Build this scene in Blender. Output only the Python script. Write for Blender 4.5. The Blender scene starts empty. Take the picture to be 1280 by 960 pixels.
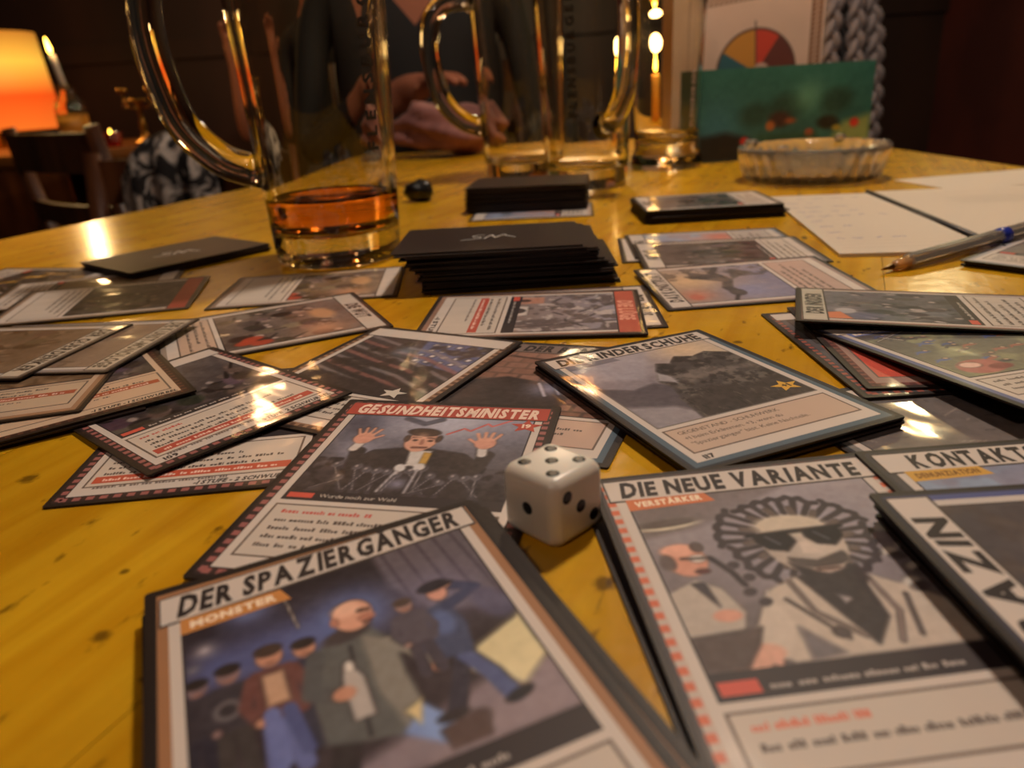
import bpy, bmesh, math, random
import numpy as np
from mathutils import Vector, Matrix, Euler
random.seed(7)
SC = bpy.context.scene
COL = SC.collection
R = math.radians
TZ = 0.74                      # table top above the floor, metres

# ------------------------------------------------------------------ camera
cam_d = bpy.data.cameras.new('camera')
cam = bpy.data.objects.new('camera', cam_d); COL.objects.link(cam)
cam_d.sensor_fit = 'HORIZONTAL'; cam_d.sensor_width = 36.0
cam_d.lens = 36.0 * 962.55 / 1280.0
cam_d.clip_start = 0.005; cam_d.clip_end = 50
th, ro = 0.370267, -0.06179
fw = Vector((0, math.cos(th), -math.sin(th))); up0 = Vector((0, math.sin(th), math.cos(th))); rt0 = Vector((1, 0, 0))
rt = math.cos(ro) * rt0 + math.sin(ro) * up0
up = -math.sin(ro) * rt0 + math.cos(ro) * up0
M = Matrix.Identity(4)
for i in range(3):
    M[i][0] = rt[i]; M[i][1] = up[i]; M[i][2] = -fw[i]
M.translation = Vector((0, 0, TZ + 0.0909))
cam.matrix_world = M
cam_d.dof.use_dof = True
cam_d.dof.focus_distance = 0.235
cam_d.dof.aperture_fstop = 13.5
SC.camera = cam

# ------------------------------------------------------------------ world, view
w = bpy.data.worlds.new('world'); SC.world = w; w.use_nodes = True
w.node_tree.nodes['Background'].inputs[0].default_value = (1.0, 0.62, 0.38, 1)
w.node_tree.nodes['Background'].inputs[1].default_value = 0.012
SC.view_settings.view_transform = 'Standard'; SC.view_settings.look = 'None'
SC.view_settings.exposure = 0.0; SC.view_settings.gamma = 1.0
SC.view_settings.use_curve_mapping = False

# ------------------------------------------------------------------ lamps of the pub and an added fill lamp (bodies of the pendants are built further down)
def lamp(loc, power, col, rad):
    d = bpy.data.lights.new('bulb_light', 'POINT'); d.energy = power; d.color = col; d.shadow_soft_size = rad
    o = bpy.data.objects.new('bulb_light', d); COL.objects.link(o); o.location = loc
    return o
PENDANTS = [   # x, y, z above table (m), power, colour, radius
    (0.24, 0.64, 0.95, 26.5, (1.0, 0.86, 0.71), 0.045),
    (0.21, 2.35, 0.80, 15.0, (1.0, 0.74, 0.48), 0.05),
    (1.02, 1.75, 0.66, 7.0, (1.0, 0.84, 0.45), 0.035),
    (-0.40, -0.80, 1.00, 9.5, (1.0, 0.76, 0.60), 0.06),  # unseen fill lamp, added to brighten the die sides and box fronts
    (-0.95, 2.55, 0.95, 6.0, (1.0, 0.55, 0.25), 0.05),
]
for px, py, pz, pw, pc, pr in PENDANTS:
    lamp((px, py, TZ + pz), pw, pc, pr)

# ------------------------------------------------------------------ helpers
def s2l(c):
    o = []
    for v in c[:3]:
        v = v / 255.0
        o.append(v / 12.92 if v <= 0.04045 else ((v + 0.055) / 1.055) ** 2.4)
    return tuple(o)
def s2l_arr(a):
    a = np.clip(a, 0, 255) / 255.0
    return np.where(a <= 0.04045, a / 12.92, ((a + 0.055) / 1.055) ** 2.4)

def tag(o, label=None, cat=None, group=None, kind=None):
    if label: o['label'] = label
    if cat: o['category'] = cat
    if group: o['group'] = group
    if kind: o['kind'] = kind
    return o
def thing(name, label, cat, loc=(0, 0, 0), rz=0.0, group=None):
    o = bpy.data.objects.new(name, None); COL.objects.link(o)
    o.empty_display_size = 0.02
    o.location = (loc[0], loc[1], loc[2]); o.rotation_euler = (0, 0, rz)
    return tag(o, label, cat, group)
def tb(x, y, z=0.0):
    """table coordinates in mm -> world metres"""
    return (x / 1000.0, y / 1000.0, TZ + z / 1000.0)

class MB:
    def __init__(s): s.v = []; s.f = []; s.m = []; s.c = []; s.col = (1, 1, 1); s.mi = 0; s.sm = []; s.smooth = False
    def add(s, vs, fs, col=None):
        b = len(s.v); c = s2l(col) if col is not None else s.col
        s.v += [tuple(v) for v in vs]; s.c += [c] * len(vs)
        for f in fs:
            s.f.append(tuple(b + i for i in f)); s.m.append(s.mi); s.sm.append(s.smooth)
    def poly(s, pts, z, col): s.add([(p[0], p[1], z) for p in pts], [tuple(range(len(pts)))], col)
    def rect(s, x0, y0, x1, y1, z, col, tilt=0.0):
        # tilt: rise in mm of the right end
        s.poly([(x0, y0), (x1, y0 + tilt), (x1, y1 + tilt), (x0, y1)], z, col)
    def box(s, x0, y0, z0, x1, y1, z1, col=None):
        vs = [(x0, y0, z0), (x1, y0, z0), (x1, y1, z0), (x0, y1, z0), (x0, y0, z1), (x1, y0, z1), (x1, y1, z1), (x0, y1, z1)]
        s.add(vs, [(3, 2, 1, 0), (4, 5, 6, 7), (0, 1, 5, 4), (1, 2, 6, 5), (2, 3, 7, 6), (3, 0, 4, 7)], col)
    def prism(s, pts, z0, z1, col=None):
        n = len(pts)
        vs = [(p[0], p[1], z0) for p in pts] + [(p[0], p[1], z1) for p in pts]
        fs = [tuple(range(n - 1, -1, -1)), tuple(range(n, 2 * n))] + [(i, (i + 1) % n, n + (i + 1) % n, n + i) for i in range(n)]
        s.add(vs, fs, col)
    def tube(s, path, r, n=12, col=None, cap=True, sq=None):
        P = [Vector(p) for p in path]; rr = r if isinstance(r, (list, tuple)) else [r] * len(P)
        vs = []; fs = []; ref = Vector((0, 0, 1)); t0 = (P[1] - P[0]).normalized()
        if abs(t0.dot(ref)) > 0.95: ref = Vector((1, 0, 0))
        nrm = t0.cross(ref).normalized()
        for i, p in enumerate(P):
            t = (P[min(i + 1, len(P) - 1)] - P[max(i - 1, 0)]).normalized()
            nrm = (nrm - t * nrm.dot(t)).normalized(); b = t.cross(nrm)
            for k in range(n):
                a = 2 * math.pi * k / n; ca, sa = math.cos(a), math.sin(a)
                if sq: ca *= sq[0]; sa *= sq[1]
                vs.append(p + (nrm * ca + b * sa) * rr[i])
        for i in range(len(P) - 1):
            for k in range(n):
                a, b2 = i * n + k, i * n + (k + 1) % n
                fs.append((a, b2, b2 + n, a + n))
        if cap: fs += [tuple(range(n - 1, -1, -1)), tuple(range((len(P) - 1) * n, len(P) * n))]
        s.add(vs, fs, col)
    def lathe(s, prof, n=48, col=None, fn=None, closed=False):
        """prof: list of (r,z), outside going up; fn(r,z,a)->r"""
        vs = []; fs = []; L = len(prof)
        for r, z in prof:
            for k in range(n):
                a = 2 * math.pi * k / n; q = fn(r, z, a) if fn else r
                vs.append((q * math.cos(a), q * math.sin(a), z))
        m = L if closed else L - 1
        for i in range(m):
            j = (i + 1) % L
            for k in range(n):
                k2 = (k + 1) % n
                fs.append((i * n + k, i * n + k2, j * n + k2, j * n + k))
        if not closed:
            if prof[0][0] > 1e-6: fs.append(tuple(range(n - 1, -1, -1)))
            if prof[-1][0] > 1e-6: fs.append(tuple((L - 1) * n + k for k in range(n)))
        s.add(vs, fs, col)
    def ell(s, c, r, n=16, m=10, col=None, fn=None):
        vs = []; fs = []
        for i in range(m + 1):
            t = math.pi * i / m
            for k in range(n):
                a = 2 * math.pi * k / n
                d = Vector((math.sin(t) * math.cos(a), math.sin(t) * math.sin(a), -math.cos(t)))
                q = fn(d) if fn else 1.0
                vs.append((c[0] + d.x * r[0] * q, c[1] + d.y * r[1] * q, c[2] + d.z * r[2] * q))
        for i in range(m):
            for k in range(n):
                k2 = (k + 1) % n
                fs.append((i * n + k, i * n + k2, (i + 1) * n + k2, (i + 1) * n + k))
        s.add(vs, fs, col)
    def mesh(s, name, mats, scale=0.001, colattr=False):
        me = bpy.data.meshes.new(name)
        me.from_pydata([(v[0] * scale, v[1] * scale, v[2] * scale) for v in s.v], [], s.f)
        for m in (mats if isinstance(mats, (list, tuple)) else [mats]): me.materials.append(m)
        me.polygons.foreach_set('material_index', s.m)
        me.polygons.foreach_set('use_smooth', s.sm)
        if colattr:
            a = me.color_attributes.new('Col', 'FLOAT_COLOR', 'POINT')
            a.data.foreach_set('color', np.c_[np.array(s.c, dtype=np.float32).reshape(-1, 3), np.ones(len(s.c), dtype=np.float32)].ravel())
        me.update()
        return me
    def build(s, name, mats, parent=None, scale=0.001, colattr=False, loc=None, merge=False):
        me = s.mesh(name, mats, scale, colattr)
        if merge:
            bm = bmesh.new(); bm.from_mesh(me); bmesh.ops.remove_doubles(bm, verts=bm.verts, dist=1e-6)
            bmesh.ops.recalc_face_normals(bm, faces=bm.faces); bm.to_mesh(me); bm.free()
        o = bpy.data.objects.new(name, me); COL.objects.link(o)
        if parent: o.parent = parent
        if loc: o.location = loc
        return o
def copy_tree(o, parent=None):
    c = o.copy(); COL.objects.link(c); c.parent = parent
    for ch in list(o.children): copy_tree(ch, c)
    return c

# ------------------------------------------------------------------ materials
def mat(name, col, rough=0.5, **k):
    m = bpy.data.materials.new(name); m.use_nodes = True
    b = m.node_tree.nodes['Principled BSDF']
    b.inputs['Base Color'].default_value = (*s2l(col), 1); b.inputs['Roughness'].default_value = rough
    for kk, v in k.items(): b.inputs[kk.replace('_', ' ')].default_value = v
    return m
def nd(m, t, **k):
    n = m.node_tree.nodes.new(t)
    for a, v in k.items(): setattr(n, a, v)
    return n
def lk(m, a, b): m.node_tree.links.new(a, b)
def bsdf(m): return m.node_tree.nodes['Principled BSDF']
def bump(m, scale, strength, dist=0.001, detail=2.0, vec=None, target='Normal', rough=0.5, extra=None):
    tc = nd(m, 'ShaderNodeTexCoord'); n = nd(m, 'ShaderNodeTexNoise')
    n.inputs['Scale'].default_value = scale; n.inputs['Detail'].default_value = detail; n.inputs['Roughness'].default_value = rough
    src = tc.outputs['Object']
    if vec:
        mp = nd(m, 'ShaderNodeMapping'); mp.inputs['Scale'].default_value = vec; lk(m, src, mp.inputs[0]); src = mp.outputs[0]
    lk(m, src, n.inputs['Vector'])
    bp = nd(m, 'ShaderNodeBump'); bp.inputs['Strength'].default_value = strength; bp.inputs['Distance'].default_value = dist
    lk(m, n.outputs[0], bp.inputs['Height'])
    if extra: lk(m, extra.outputs['Normal'], bp.inputs['Normal'])
    lk(m, bp.outputs['Normal'], bsdf(m).inputs[target])
    return bp
def emis(name, col, st):
    m = bpy.data.materials.new(name); m.use_nodes = True
    b = bsdf(m); b.inputs['Base Color'].default_value = (*s2l(col), 1)
    b.inputs['Emission Color'].default_value = (*s2l(col), 1); b.inputs['Emission Strength'].default_value = st
    return m
def mix_noise(m, c1, c2, scale, vec=None, lo=0.35, hi=0.65, detail=4.0, dist=0.0):
    tc = nd(m, 'ShaderNodeTexCoord'); n = nd(m, 'ShaderNodeTexNoise'); n.inputs['Scale'].default_value = scale
    n.inputs['Detail'].default_value = detail; n.inputs['Distortion'].default_value = dist
    src = tc.outputs['Object']
    if vec:
        mp = nd(m, 'ShaderNodeMapping'); mp.inputs['Scale'].default_value = vec; lk(m, src, mp.inputs[0]); src = mp.outputs[0]
    lk(m, src, n.inputs['Vector'])
    r = nd(m, 'ShaderNodeValToRGB'); r.color_ramp.elements[0].position = lo; r.color_ramp.elements[1].position = hi
    r.color_ramp.elements[0].color = (*s2l(c1), 1); r.color_ramp.elements[1].color = (*s2l(c2), 1)
    lk(m, n.outputs[0], r.inputs[0]); lk(m, r.outputs[0], bsdf(m).inputs['Base Color'])
    return r

# printed card front under a clear glossy sleeve
M_PRINT = mat('card_print', (200, 190, 180), 0.5, Coat_Weight=0.75, Coat_Roughness=0.09)
_a = nd(M_PRINT, 'ShaderNodeAttribute', attribute_name='Col'); _g = nd(M_PRINT, 'ShaderNodeVectorMath', operation='SCALE'); _g.inputs['Scale'].default_value = 1.32; lk(M_PRINT, _a.outputs['Color'], _g.inputs[0]); lk(M_PRINT, _g.outputs[0], bsdf(M_PRINT).inputs['Base Color'])
bump(M_PRINT, 55.0, 0.42, 0.0022, 1.5, target='Coat Normal', vec=(1.0, 0.6, 1.0))
[n for n in M_PRINT.node_tree.nodes if n.type == 'MAPPING'][0].inputs['Location'].default_value = (0.9, 0.2, 0.1)
bsdf(M_PRINT).inputs['Specular IOR Level'].default_value = 0.25
M_FLAT = mat('matte_print', (200, 190, 180), 0.55)
_a = nd(M_FLAT, 'ShaderNodeAttribute', attribute_name='Col'); lk(M_FLAT, _a.outputs['Color'], bsdf(M_FLAT).inputs['Base Color'])
M_SLEEVE = mat('black_sleeve', (36, 24, 19), 0.48); bsdf(M_SLEEVE).inputs['Specular IOR Level'].default_value = 0.32  # brown tint in the black stands in for warm reflected sheen
bump(M_SLEEVE, 1400.0, 0.25, 0.0002, 1.0)
M_SIGN = mat('silver_ink', (205, 200, 195), 0.4)
M_DIE = mat('die_plastic', (228, 220, 208), 0.34, Subsurface_Weight=0.15, Subsurface_Scale=0.003)
M_PIP = mat('pip_black', (12, 10, 10), 0.35)
M_GLASS = mat('mug_glass', (250, 246, 232), 0.0, Transmission_Weight=1.0, IOR=1.5)
M_BEER = mat('amber_beer', (252, 168, 76), 0.0, Transmission_Weight=1.0, IOR=1.34)
M_MUGINK = mat('mug_ink', (38, 30, 22), 0.5)

# ------------------------------------------------------------------ glyphs of the built-in font, as meshes
def make_glyphs(chars, weight):
    tmp = []; out = {}
    for ch in chars:
        cu = bpy.data.curves.new('g', 'FONT'); cu.body = ch; cu.size = 1.0; cu.offset = weight; cu.resolution_u = 2
        o = bpy.data.objects.new('g', cu); COL.objects.link(o); tmp.append((ch, o, cu))
    bpy.context.view_layer.update()
    dg = bpy.context.evaluated_depsgraph_get()
    for ch, o, cu in tmp:
        me = bpy.data.meshes.new_from_object(o.evaluated_get(dg))
        v = np.array([x.co[:2] for x in me.vertices]).reshape(-1, 2)
        f = [tuple(p.vertices) for p in me.polygons]
        bpy.data.meshes.remove(me)
        if len(v):
            x0, x1 = v[:, 0].min(), v[:, 0].max(); v[:, 0] -= x0; out[ch] = (v, f, x1 - x0)
    for ch, o, cu in tmp:
        bpy.data.objects.remove(o); bpy.data.curves.remove(cu)
    return out
CH = 'ABCDEFGHIJKLMNOPQRSTUVWXYZÄÖÜabcdefghijklmnopqrstuvwxyzäöüß0123456789.,:-+!"'
GB = make_glyphs(CH, 0.05); GR = make_glyphs(CH, 0.0)
def text(mb, s, x, y, h, col, z, width=None, align='L', gl=None, shear=0.0, tilt=0.0, gap=0.07, jit=0.0):
    """capital height h (mm); x,y baseline start (or centre); width: fit to this many mm; tilt: slope of the baseline"""
    gl = gl or GB; k = h / 0.70; pen = 0.0; items = []
    for ch in s:
        if ch not in gl: pen += 0.26; continue
        v, f, wd = gl[ch]; items.append((v, f, pen)); pen += wd + gap
    pen = max(pen - gap, 1e-3)
    sx = (width / pen) if width else k
    W = pen * sx; ox = x if align == 'L' else x - W / 2
    rr = random.Random(len(s) * 31 + len(mb.v))
    for v, f, px in items:
        q = rr.uniform(-jit, jit); qs = 1 + rr.uniform(-jit, jit)
        X = (px + v[:, 0]) * sx + v[:, 1] * k * (shear + q); Y = v[:, 1] * k * qs
        pts = [(ox + a, y + b + a * tilt, z) for a, b in zip(X, Y)]
        mb.add(pts, f, col)
def wordbars(mb, x, y, x1, h, col, z, seed, tilt=0.0):
    rr = random.Random(seed)
    while x < x1 - 1.2:
        wd = min(rr.uniform(1.6, 6.0), x1 - x); p = x
        while p < x + wd - 0.25:
            lw = rr.uniform(0.45, 0.9); hh = h * rr.choice([0.62, 0.7, 1.0, 0.66, 0.95])
            mb.rect(p, y, min(p + lw, x + wd), y + hh, z, col); p += lw + 0.22
        x += wd + 0.9

# ------------------------------------------------------------------ painter for printed pictures: colours on a fine grid
class Art:
    def __init__(s, x0, y0, x1, y1, res, bg=(60, 55, 58)):
        s.nx = max(4, int((x1 - x0) / res)); s.ny = max(4, int((y1 - y0) / res))
        s.gx = np.linspace(x0, x1, s.nx + 1); s.gy = np.linspace(y0, y1, s.ny + 1)
        s.X, s.Y = np.meshgrid(s.gx, s.gy); s.I = np.ones(s.X.shape + (3,)) * np.array(bg, float); s.res = res
        s.b = (x0, y0, x1, y1); s.rng = np.random.RandomState(int(abs(x0 * 7 + y0 * 13 + sum(bg))))
    def mixin(s, m, col): s.I += (np.array(col, float) - s.I) * np.clip(m, 0, 1)[..., None]
    def vgrad(s, c0, c1, y0=None, y1=None):
        y0 = s.b[1] if y0 is None else y0; y1 = s.b[3] if y1 is None else y1
        t = np.clip((s.Y - y0) / (y1 - y0), 0, 1)[..., None]; s.I = np.array(c0, float) * (1 - t) + np.array(c1, float) * t
    def noise(s, scale, seed=0):
        r = np.random.RandomState(seed + 11); out = np.zeros(s.X.shape); amp = 1.0; tot = 0
        for o in range(3):
            g = r.rand(64, 64); u = (s.X - s.b[0]) / scale * 2 ** o + 3.3; v = (s.Y - s.b[1]) / scale * 2 ** o + 7.7
            i = np.floor(u).astype(int); j = np.floor(v).astype(int); fu = u - i; fv = v - j
            fu = fu * fu * (3 - 2 * fu); fv = fv * fv * (3 - 2 * fv); i %= 63; j %= 63
            out += amp * (g[j, i] * (1 - fu) * (1 - fv) + g[j, i + 1] * fu * (1 - fv) + g[j + 1, i] * (1 - fu) * fv + g[j + 1, i + 1] * fu * fv)
            tot += amp; amp *= 0.5
        return out / tot
    def grain(s, scale, amt, seed=0): s.I += ((s.noise(scale, seed) - 0.5) * 2 * amt)[..., None]
    def blotch(s, scale, col, lo=0.5, hi=0.7, a=1.0, seed=0, mask=None):
        m = np.clip((s.noise(scale, seed) - lo) / (hi - lo), 0, 1) * a
        if mask is not None: m = m * mask
        s.mixin(m, col)
    def ell(s, cx, cy, rx, ry, col, rot=0, soft=0.4, a=1.0):
        c, q = math.cos(R(rot)), math.sin(R(rot)); dx, dy = s.X - cx, s.Y - cy
        u = (dx * c + dy * q) / rx; v = (-dx * q + dy * c) / ry
        d = (np.sqrt(u * u + v * v) - 1) * min(rx, ry); s.mixin(np.clip(0.5 - d / soft, 0, 1) * a, col)
    def glow(s, cx, cy, r, col, a=1.0):
        d = ((s.X - cx) ** 2 + (s.Y - cy) ** 2) / (r * r); s.mixin(np.exp(-d) * a, col)
    def pmask(s, pts, soft=0.4):
        ins = np.zeros(s.X.shape, bool); dm = np.full(s.X.shape, 1e9)
        n = len(pts)
        for i in range(n):
            (ax, ay), (bx, by) = pts[i], pts[(i + 1) % n]
            ex, ey = bx - ax, by - ay; L = ex * ex + ey * ey + 1e-12
            t = np.clip(((s.X - ax) * ex + (s.Y - ay) * ey) / L, 0, 1)
            dm = np.minimum(dm, np.hypot(s.X - ax - t * ex, s.Y - ay - t * ey))
            if abs(ey) > 1e-9:
                c = ((ay > s.Y) != (by > s.Y)) & (s.X < ex * (s.Y - ay) / ey + ax); ins ^= c
        return np.clip(0.5 + np.where(ins, dm, -dm) / soft, 0, 1)
    def poly(s, pts, col, soft=0.4, a=1.0): s.mixin(s.pmask(pts, soft) * a, col)
    def line(s, pts, wd, col, soft=0.35, a=1.0, w1=None):
        m = np.zeros(s.X.shape); n = len(pts) - 1
        for i in range(n):
            (ax, ay), (bx, by) = pts[i], pts[i + 1]; ex, ey = bx - ax, by - ay; L = ex * ex + ey * ey + 1e-12
            t = np.clip(((s.X - ax) * ex + (s.Y - ay) * ey) / L, 0, 1); d = np.hypot(s.X - ax - t * ex, s.Y - ay - t * ey)
            ww = wd if w1 is None else wd + (w1 - wd) * (i + t) / n
            m = np.maximum(m, np.clip(0.5 + (ww / 2 - d) / soft, 0, 1))
        s.mixin(m * a, col)
    def ink(s, k=0.42, lo=8.0, hi=40.0):
        L = s.I @ np.array((.3, .55, .15)); gy, gx = np.gradient(L); g = np.hypot(gx, gy) * (0.45 / s.res) ** 0.5
        m = np.clip((g - lo) / (hi - lo), 0, 1) * k; s.mixin(m, (34, 27, 28))
        s.I = (s.I - 100) * 1.10 + 100
    def mesh(s, name):
        nv = (s.nx + 1) * (s.ny + 1)
        v = np.c_[s.X.ravel(), s.Y.ravel(), np.zeros(nv)] * 0.001
        i = np.arange(s.nx)[None, :] + (s.nx + 1) * np.arange(s.ny)[:, None]
        f = np.stack([i, i + 1, i + s.nx + 2, i + s.nx + 1], -1).reshape(-1, 4)
        me = bpy.data.meshes.new(name); nf = len(f)
        me.vertices.add(nv); me.vertices.foreach_set('co', v.ravel())
        me.loops.add(nf * 4); me.loops.foreach_set('vertex_index', f.ravel().astype(np.int32))
        me.polygons.add(nf); me.polygons.foreach_set('loop_start', (np.arange(nf) * 4).astype(np.int32))
        a = me.color_attributes.new('Col', 'FLOAT_COLOR', 'POINT')
        a.data.foreach_set('color', np.c_[s2l_arr(s.I).reshape(-1, 3), np.ones(nv)].astype(np.float32).ravel())
        me.update(); me.validate()
        return me

# ================================================================== the room
M_FLOOR = mat('floor_boards', (58, 36, 22), 0.5); mix_noise(M_FLOOR, (46, 28, 16), (74, 46, 28), 6.0, (1, 9, 1))
M_WALL = mat('dark_panelling', (40, 22, 14), 0.55); mix_noise(M_WALL, (30, 15, 10), (52, 28, 17), 3.0, (1, 1, 0.3))
M_WALLR = mat('oxblood_plaster', (76, 27, 20), 0.7); mix_noise(M_WALLR, (64, 22, 17), (88, 34, 24), 2.0)
M_CEIL = mat('smoky_plaster', (92, 70, 50), 0.8); mix_noise(M_CEIL, (82, 62, 44), (100, 78, 56), 2.0)
X0, X1, Y0, Y1, H = -2.3, 2.0, -1.7, 3.7, 2.5
def slab(name, a, b, m):
    mb = MB(); mb.box(*a, *b); o = mb.build(name, m, scale=1.0); o['kind'] = 'structure'; return o
floor = slab('floor', (X0, Y0, -0.05), (X1, Y1, 0), M_FLOOR)
slab('ceiling', (X0, Y0, H), (X1, Y1, H + 0.05), M_CEIL)
slab('wall_back', (X0, Y1, 0), (X1, Y1 + 0.06, H), M_WALL)
slab('wall_front', (X0, Y0 - 0.06, 0), (X1, Y0, H), M_WALL)
slab('wall_left', (X0 - 0.06, Y0, 0), (X0, Y1, H), M_WALL)
slab('wall_right', (X1, Y0, 0), (X1 + 0.06, Y1, H), M_WALLR)
mb = MB(); mb.box(X0, Y1 - 0.03, 1.02, X1, Y1, 1.10); mb.build('trim_1', M_WALL, scale=1.0)['kind'] = 'structure'

# pendant lamps: cord, shade, bulb
M_BRASS = mat('old_brass', (150, 105, 45), 0.3, Metallic=1.0)
M_CORD = mat('cord_black', (14, 12, 11), 0.6)
M_BULB = emis('bulb_glow', (255, 205, 140), 6.0)
PL = ['brass pendant lamp hanging low over the card table', 'brass pendant lamp hanging behind the far end of the card table',
      'small brass pendant lamp near the dark red wall', 'added fill lamp with a brass pendant body behind the near end of the card table',
      'brass pendant lamp above the candle table']
for (px, py, pz, pw, pc, pr), lab in zip(PENDANTS, PL):
    z = TZ + pz; t = thing('pendant_lamp', lab, 'lamp', (px, py, z), group='pendant lamps of the pub')
    b = MB(); b.tube([(0, 0, 0.19), (0, 0, H - z - 0.03)], 0.004, 8); b.build('cord', M_CORD, t, scale=1.0)
    b = MB(); b.lathe([(0.05, H - z - 0.035), (0.05, H - z - 0.004)], 24); b.build('ceiling_rose', M_BRASS, t, scale=1.0)
    b = MB(); b.smooth = True
    b.lathe([(0.135, 0.035), (0.11, 0.09), (0.05, 0.15), (0.022, 0.19), (0.018, 0.185), (0.046, 0.146), (0.106, 0.086), (0.131, 0.035)], 36, closed=True)
    b.build('shade', M_BRASS, t, scale=1.0)
    b = MB(); b.smooth = True; b.lathe([(0.016, 0.13), (0.016, 0.19)], 16); b.build('socket', M_CORD, t, scale=1.0)
    b = MB(); b.smooth = True; b.ell((0, 0, 0.10), (0.022, 0.022, 0.032), 16, 10); b.build('bulb', M_BULB, t, scale=1.0)

# ================================================================== the card table
M_TABLE = mat('varnished_wood', (196, 132, 22), 0.24, Coat_Weight=0.25, Coat_Roughness=0.12)
def wood_nodes(m, ca, cb, cc):
    tc = nd(m, 'ShaderNodeTexCoord'); oi = nd(m, 'ShaderNodeObjectInfo')
    off = nd(m, 'ShaderNodeVectorMath', operation='MULTIPLY'); off.inputs[1].default_value = (7, 3, 1)
    cx = nd(m, 'ShaderNodeCombineXYZ'); lk(m, oi.outputs['Random'], cx.inputs[0]); lk(m, oi.outputs['Random'], cx.inputs[1]); lk(m, cx.outputs[0], off.inputs[0])
    ad = nd(m, 'ShaderNodeVectorMath', operation='ADD'); lk(m, tc.outputs['Object'], ad.inputs[0]); lk(m, off.outputs[0], ad.inputs[1])
    rot = nd(m, 'ShaderNodeMapping'); rot.inputs['Rotation'].default_value = (0, 0, R(-66)); lk(m, ad.outputs[0], rot.inputs[0])
    mp = nd(m, 'ShaderNodeMapping'); mp.inputs['Scale'].default_value = (2.2, 30, 8); lk(m, rot.outputs[0], mp.inputs[0])
    n1 = nd(m, 'ShaderNodeTexNoise'); n1.inputs['Scale'].default_value = 3.0; n1.inputs['Detail'].default_value = 6; n1.inputs['Distortion'].default_value = 0.6
    lk(m, mp.outputs[0], n1.inputs[0])
    r = nd(m, 'ShaderNodeValToRGB'); e = r.color_ramp.elements; e[0].position = 0.30; e[1].position = 0.62
    e[0].color = (*s2l(cb), 1); e[1].color = (*s2l(ca), 1); lk(m, n1.outputs[0], r.inputs[0])
    # blotches of wear
    n2 = nd(m, 'ShaderNodeTexNoise'); n2.inputs['Scale'].default_value = 22; n2.inputs['Detail'].default_value = 4; lk(m, rot.outputs[0], n2.inputs[0])
    r2 = nd(m, 'ShaderNodeValToRGB'); r2.color_ramp.elements[0].position = 0.42; r2.color_ramp.elements[1].position = 0.62
    lk(m, n2.outputs[0], r2.inputs[0])
    mx = nd(m, 'ShaderNodeMix', data_type='RGBA', blend_type='MULTIPLY'); mx.inputs['Factor'].default_value = 0.35
    lk(m, r.outputs[0], mx.inputs['A'])
    c2 = nd(m, 'ShaderNodeValToRGB'); c2.color_ramp.elements[0].color = (0.62, 0.5, 0.36, 1); c2.color_ramp.elements[1].color = (1, 1, 1, 1)
    lk(m, r2.outputs[0], c2.inputs[0]); lk(m, c2.outputs[0], mx.inputs['B'])
    # small dark dents and scratches
    mp3 = nd(m, 'ShaderNodeMapping'); mp3.inputs['Scale'].default_value = (45, 95, 30); lk(m, rot.outputs[0], mp3.inputs[0])
    n3 = nd(m, 'ShaderNodeTexNoise'); n3.inputs['Scale'].default_value = 1.6; n3.inputs['Detail'].default_value = 5; lk(m, mp3.outputs[0], n3.inputs[0])
    r3 = nd(m, 'ShaderNodeValToRGB'); r3.color_ramp.elements[0].position = 0.625; r3.color_ramp.elements[1].position = 0.70
    r3.color_ramp.elements[1].color = (0.75, 0.75, 0.75, 1)
    lk(m, n3.outputs[0], r3.inputs[0])
    mx2 = nd(m, 'ShaderNodeMix', data_type='RGBA'); lk(m, r3.outputs[0], mx2.inputs['Factor']); lk(m, mx.outputs['Result'], mx2.inputs['A'])
    mx2.inputs['B'].default_value = (*s2l(cc), 1)
    # a few scorch marks of their own shape
    nz = nd(m, 'ShaderNodeTexNoise'); nz.inputs['Scale'].default_value = 420; nz.inputs['Detail'].default_value = 4; lk(m, tc.outputs['Object'], nz.inputs[0])
    last = mx2.outputs['Result']
    for sx, sy, sr in ((15.4, 124.5, 3.2), (21, 112.5, 3.0), (-79, 118, 2.4), (-131, 186, 3.4), (-84, 139, 1.3), (-96, 171, 1.4), (-66, 106, 1.3), (82, 262, 2.4)):
        dn_ = nd(m, 'ShaderNodeVectorMath', operation='DISTANCE'); lk(m, tc.outputs['Object'], dn_.inputs[0]); dn_.inputs[1].default_value = (sx / 1000, sy / 1000, 0)
        ma = nd(m, 'ShaderNodeMath', operation='MULTIPLY'); lk(m, dn_.outputs['Value'], ma.inputs[0]); ma.inputs[1].default_value = 1000.0 / sr
        sm = nd(m, 'ShaderNodeMath', operation='ADD'); lk(m, ma.outputs[0], sm.inputs[0]); lk(m, nz.outputs[0], sm.inputs[1])
        mr = nd(m, 'ShaderNodeMapRange', interpolation_type='SMOOTHSTEP'); lk(m, sm.outputs[0], mr.inputs[0]); mr.inputs[1].default_value = 0.85; mr.inputs[2].default_value = 1.5; mr.inputs[3].default_value = 0.72; mr.inputs[4].default_value = 0.0
        mz = nd(m, 'ShaderNodeMix', data_type='RGBA'); lk(m, mr.outputs[0], mz.inputs['Factor']); lk(m, last, mz.inputs['A']); mz.inputs['B'].default_value = (*s2l((70, 46, 14)), 1); last = mz.outputs['Result']
    lk(m, last, bsdf(m).inputs['Base Color'])
    bp = nd(m, 'ShaderNodeBump'); bp.inputs['Strength'].default_value = 0.22; bp.inputs['Distance'].default_value = 0.0006
    lk(m, n1.outputs[0], bp.inputs['Height']); 
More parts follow.
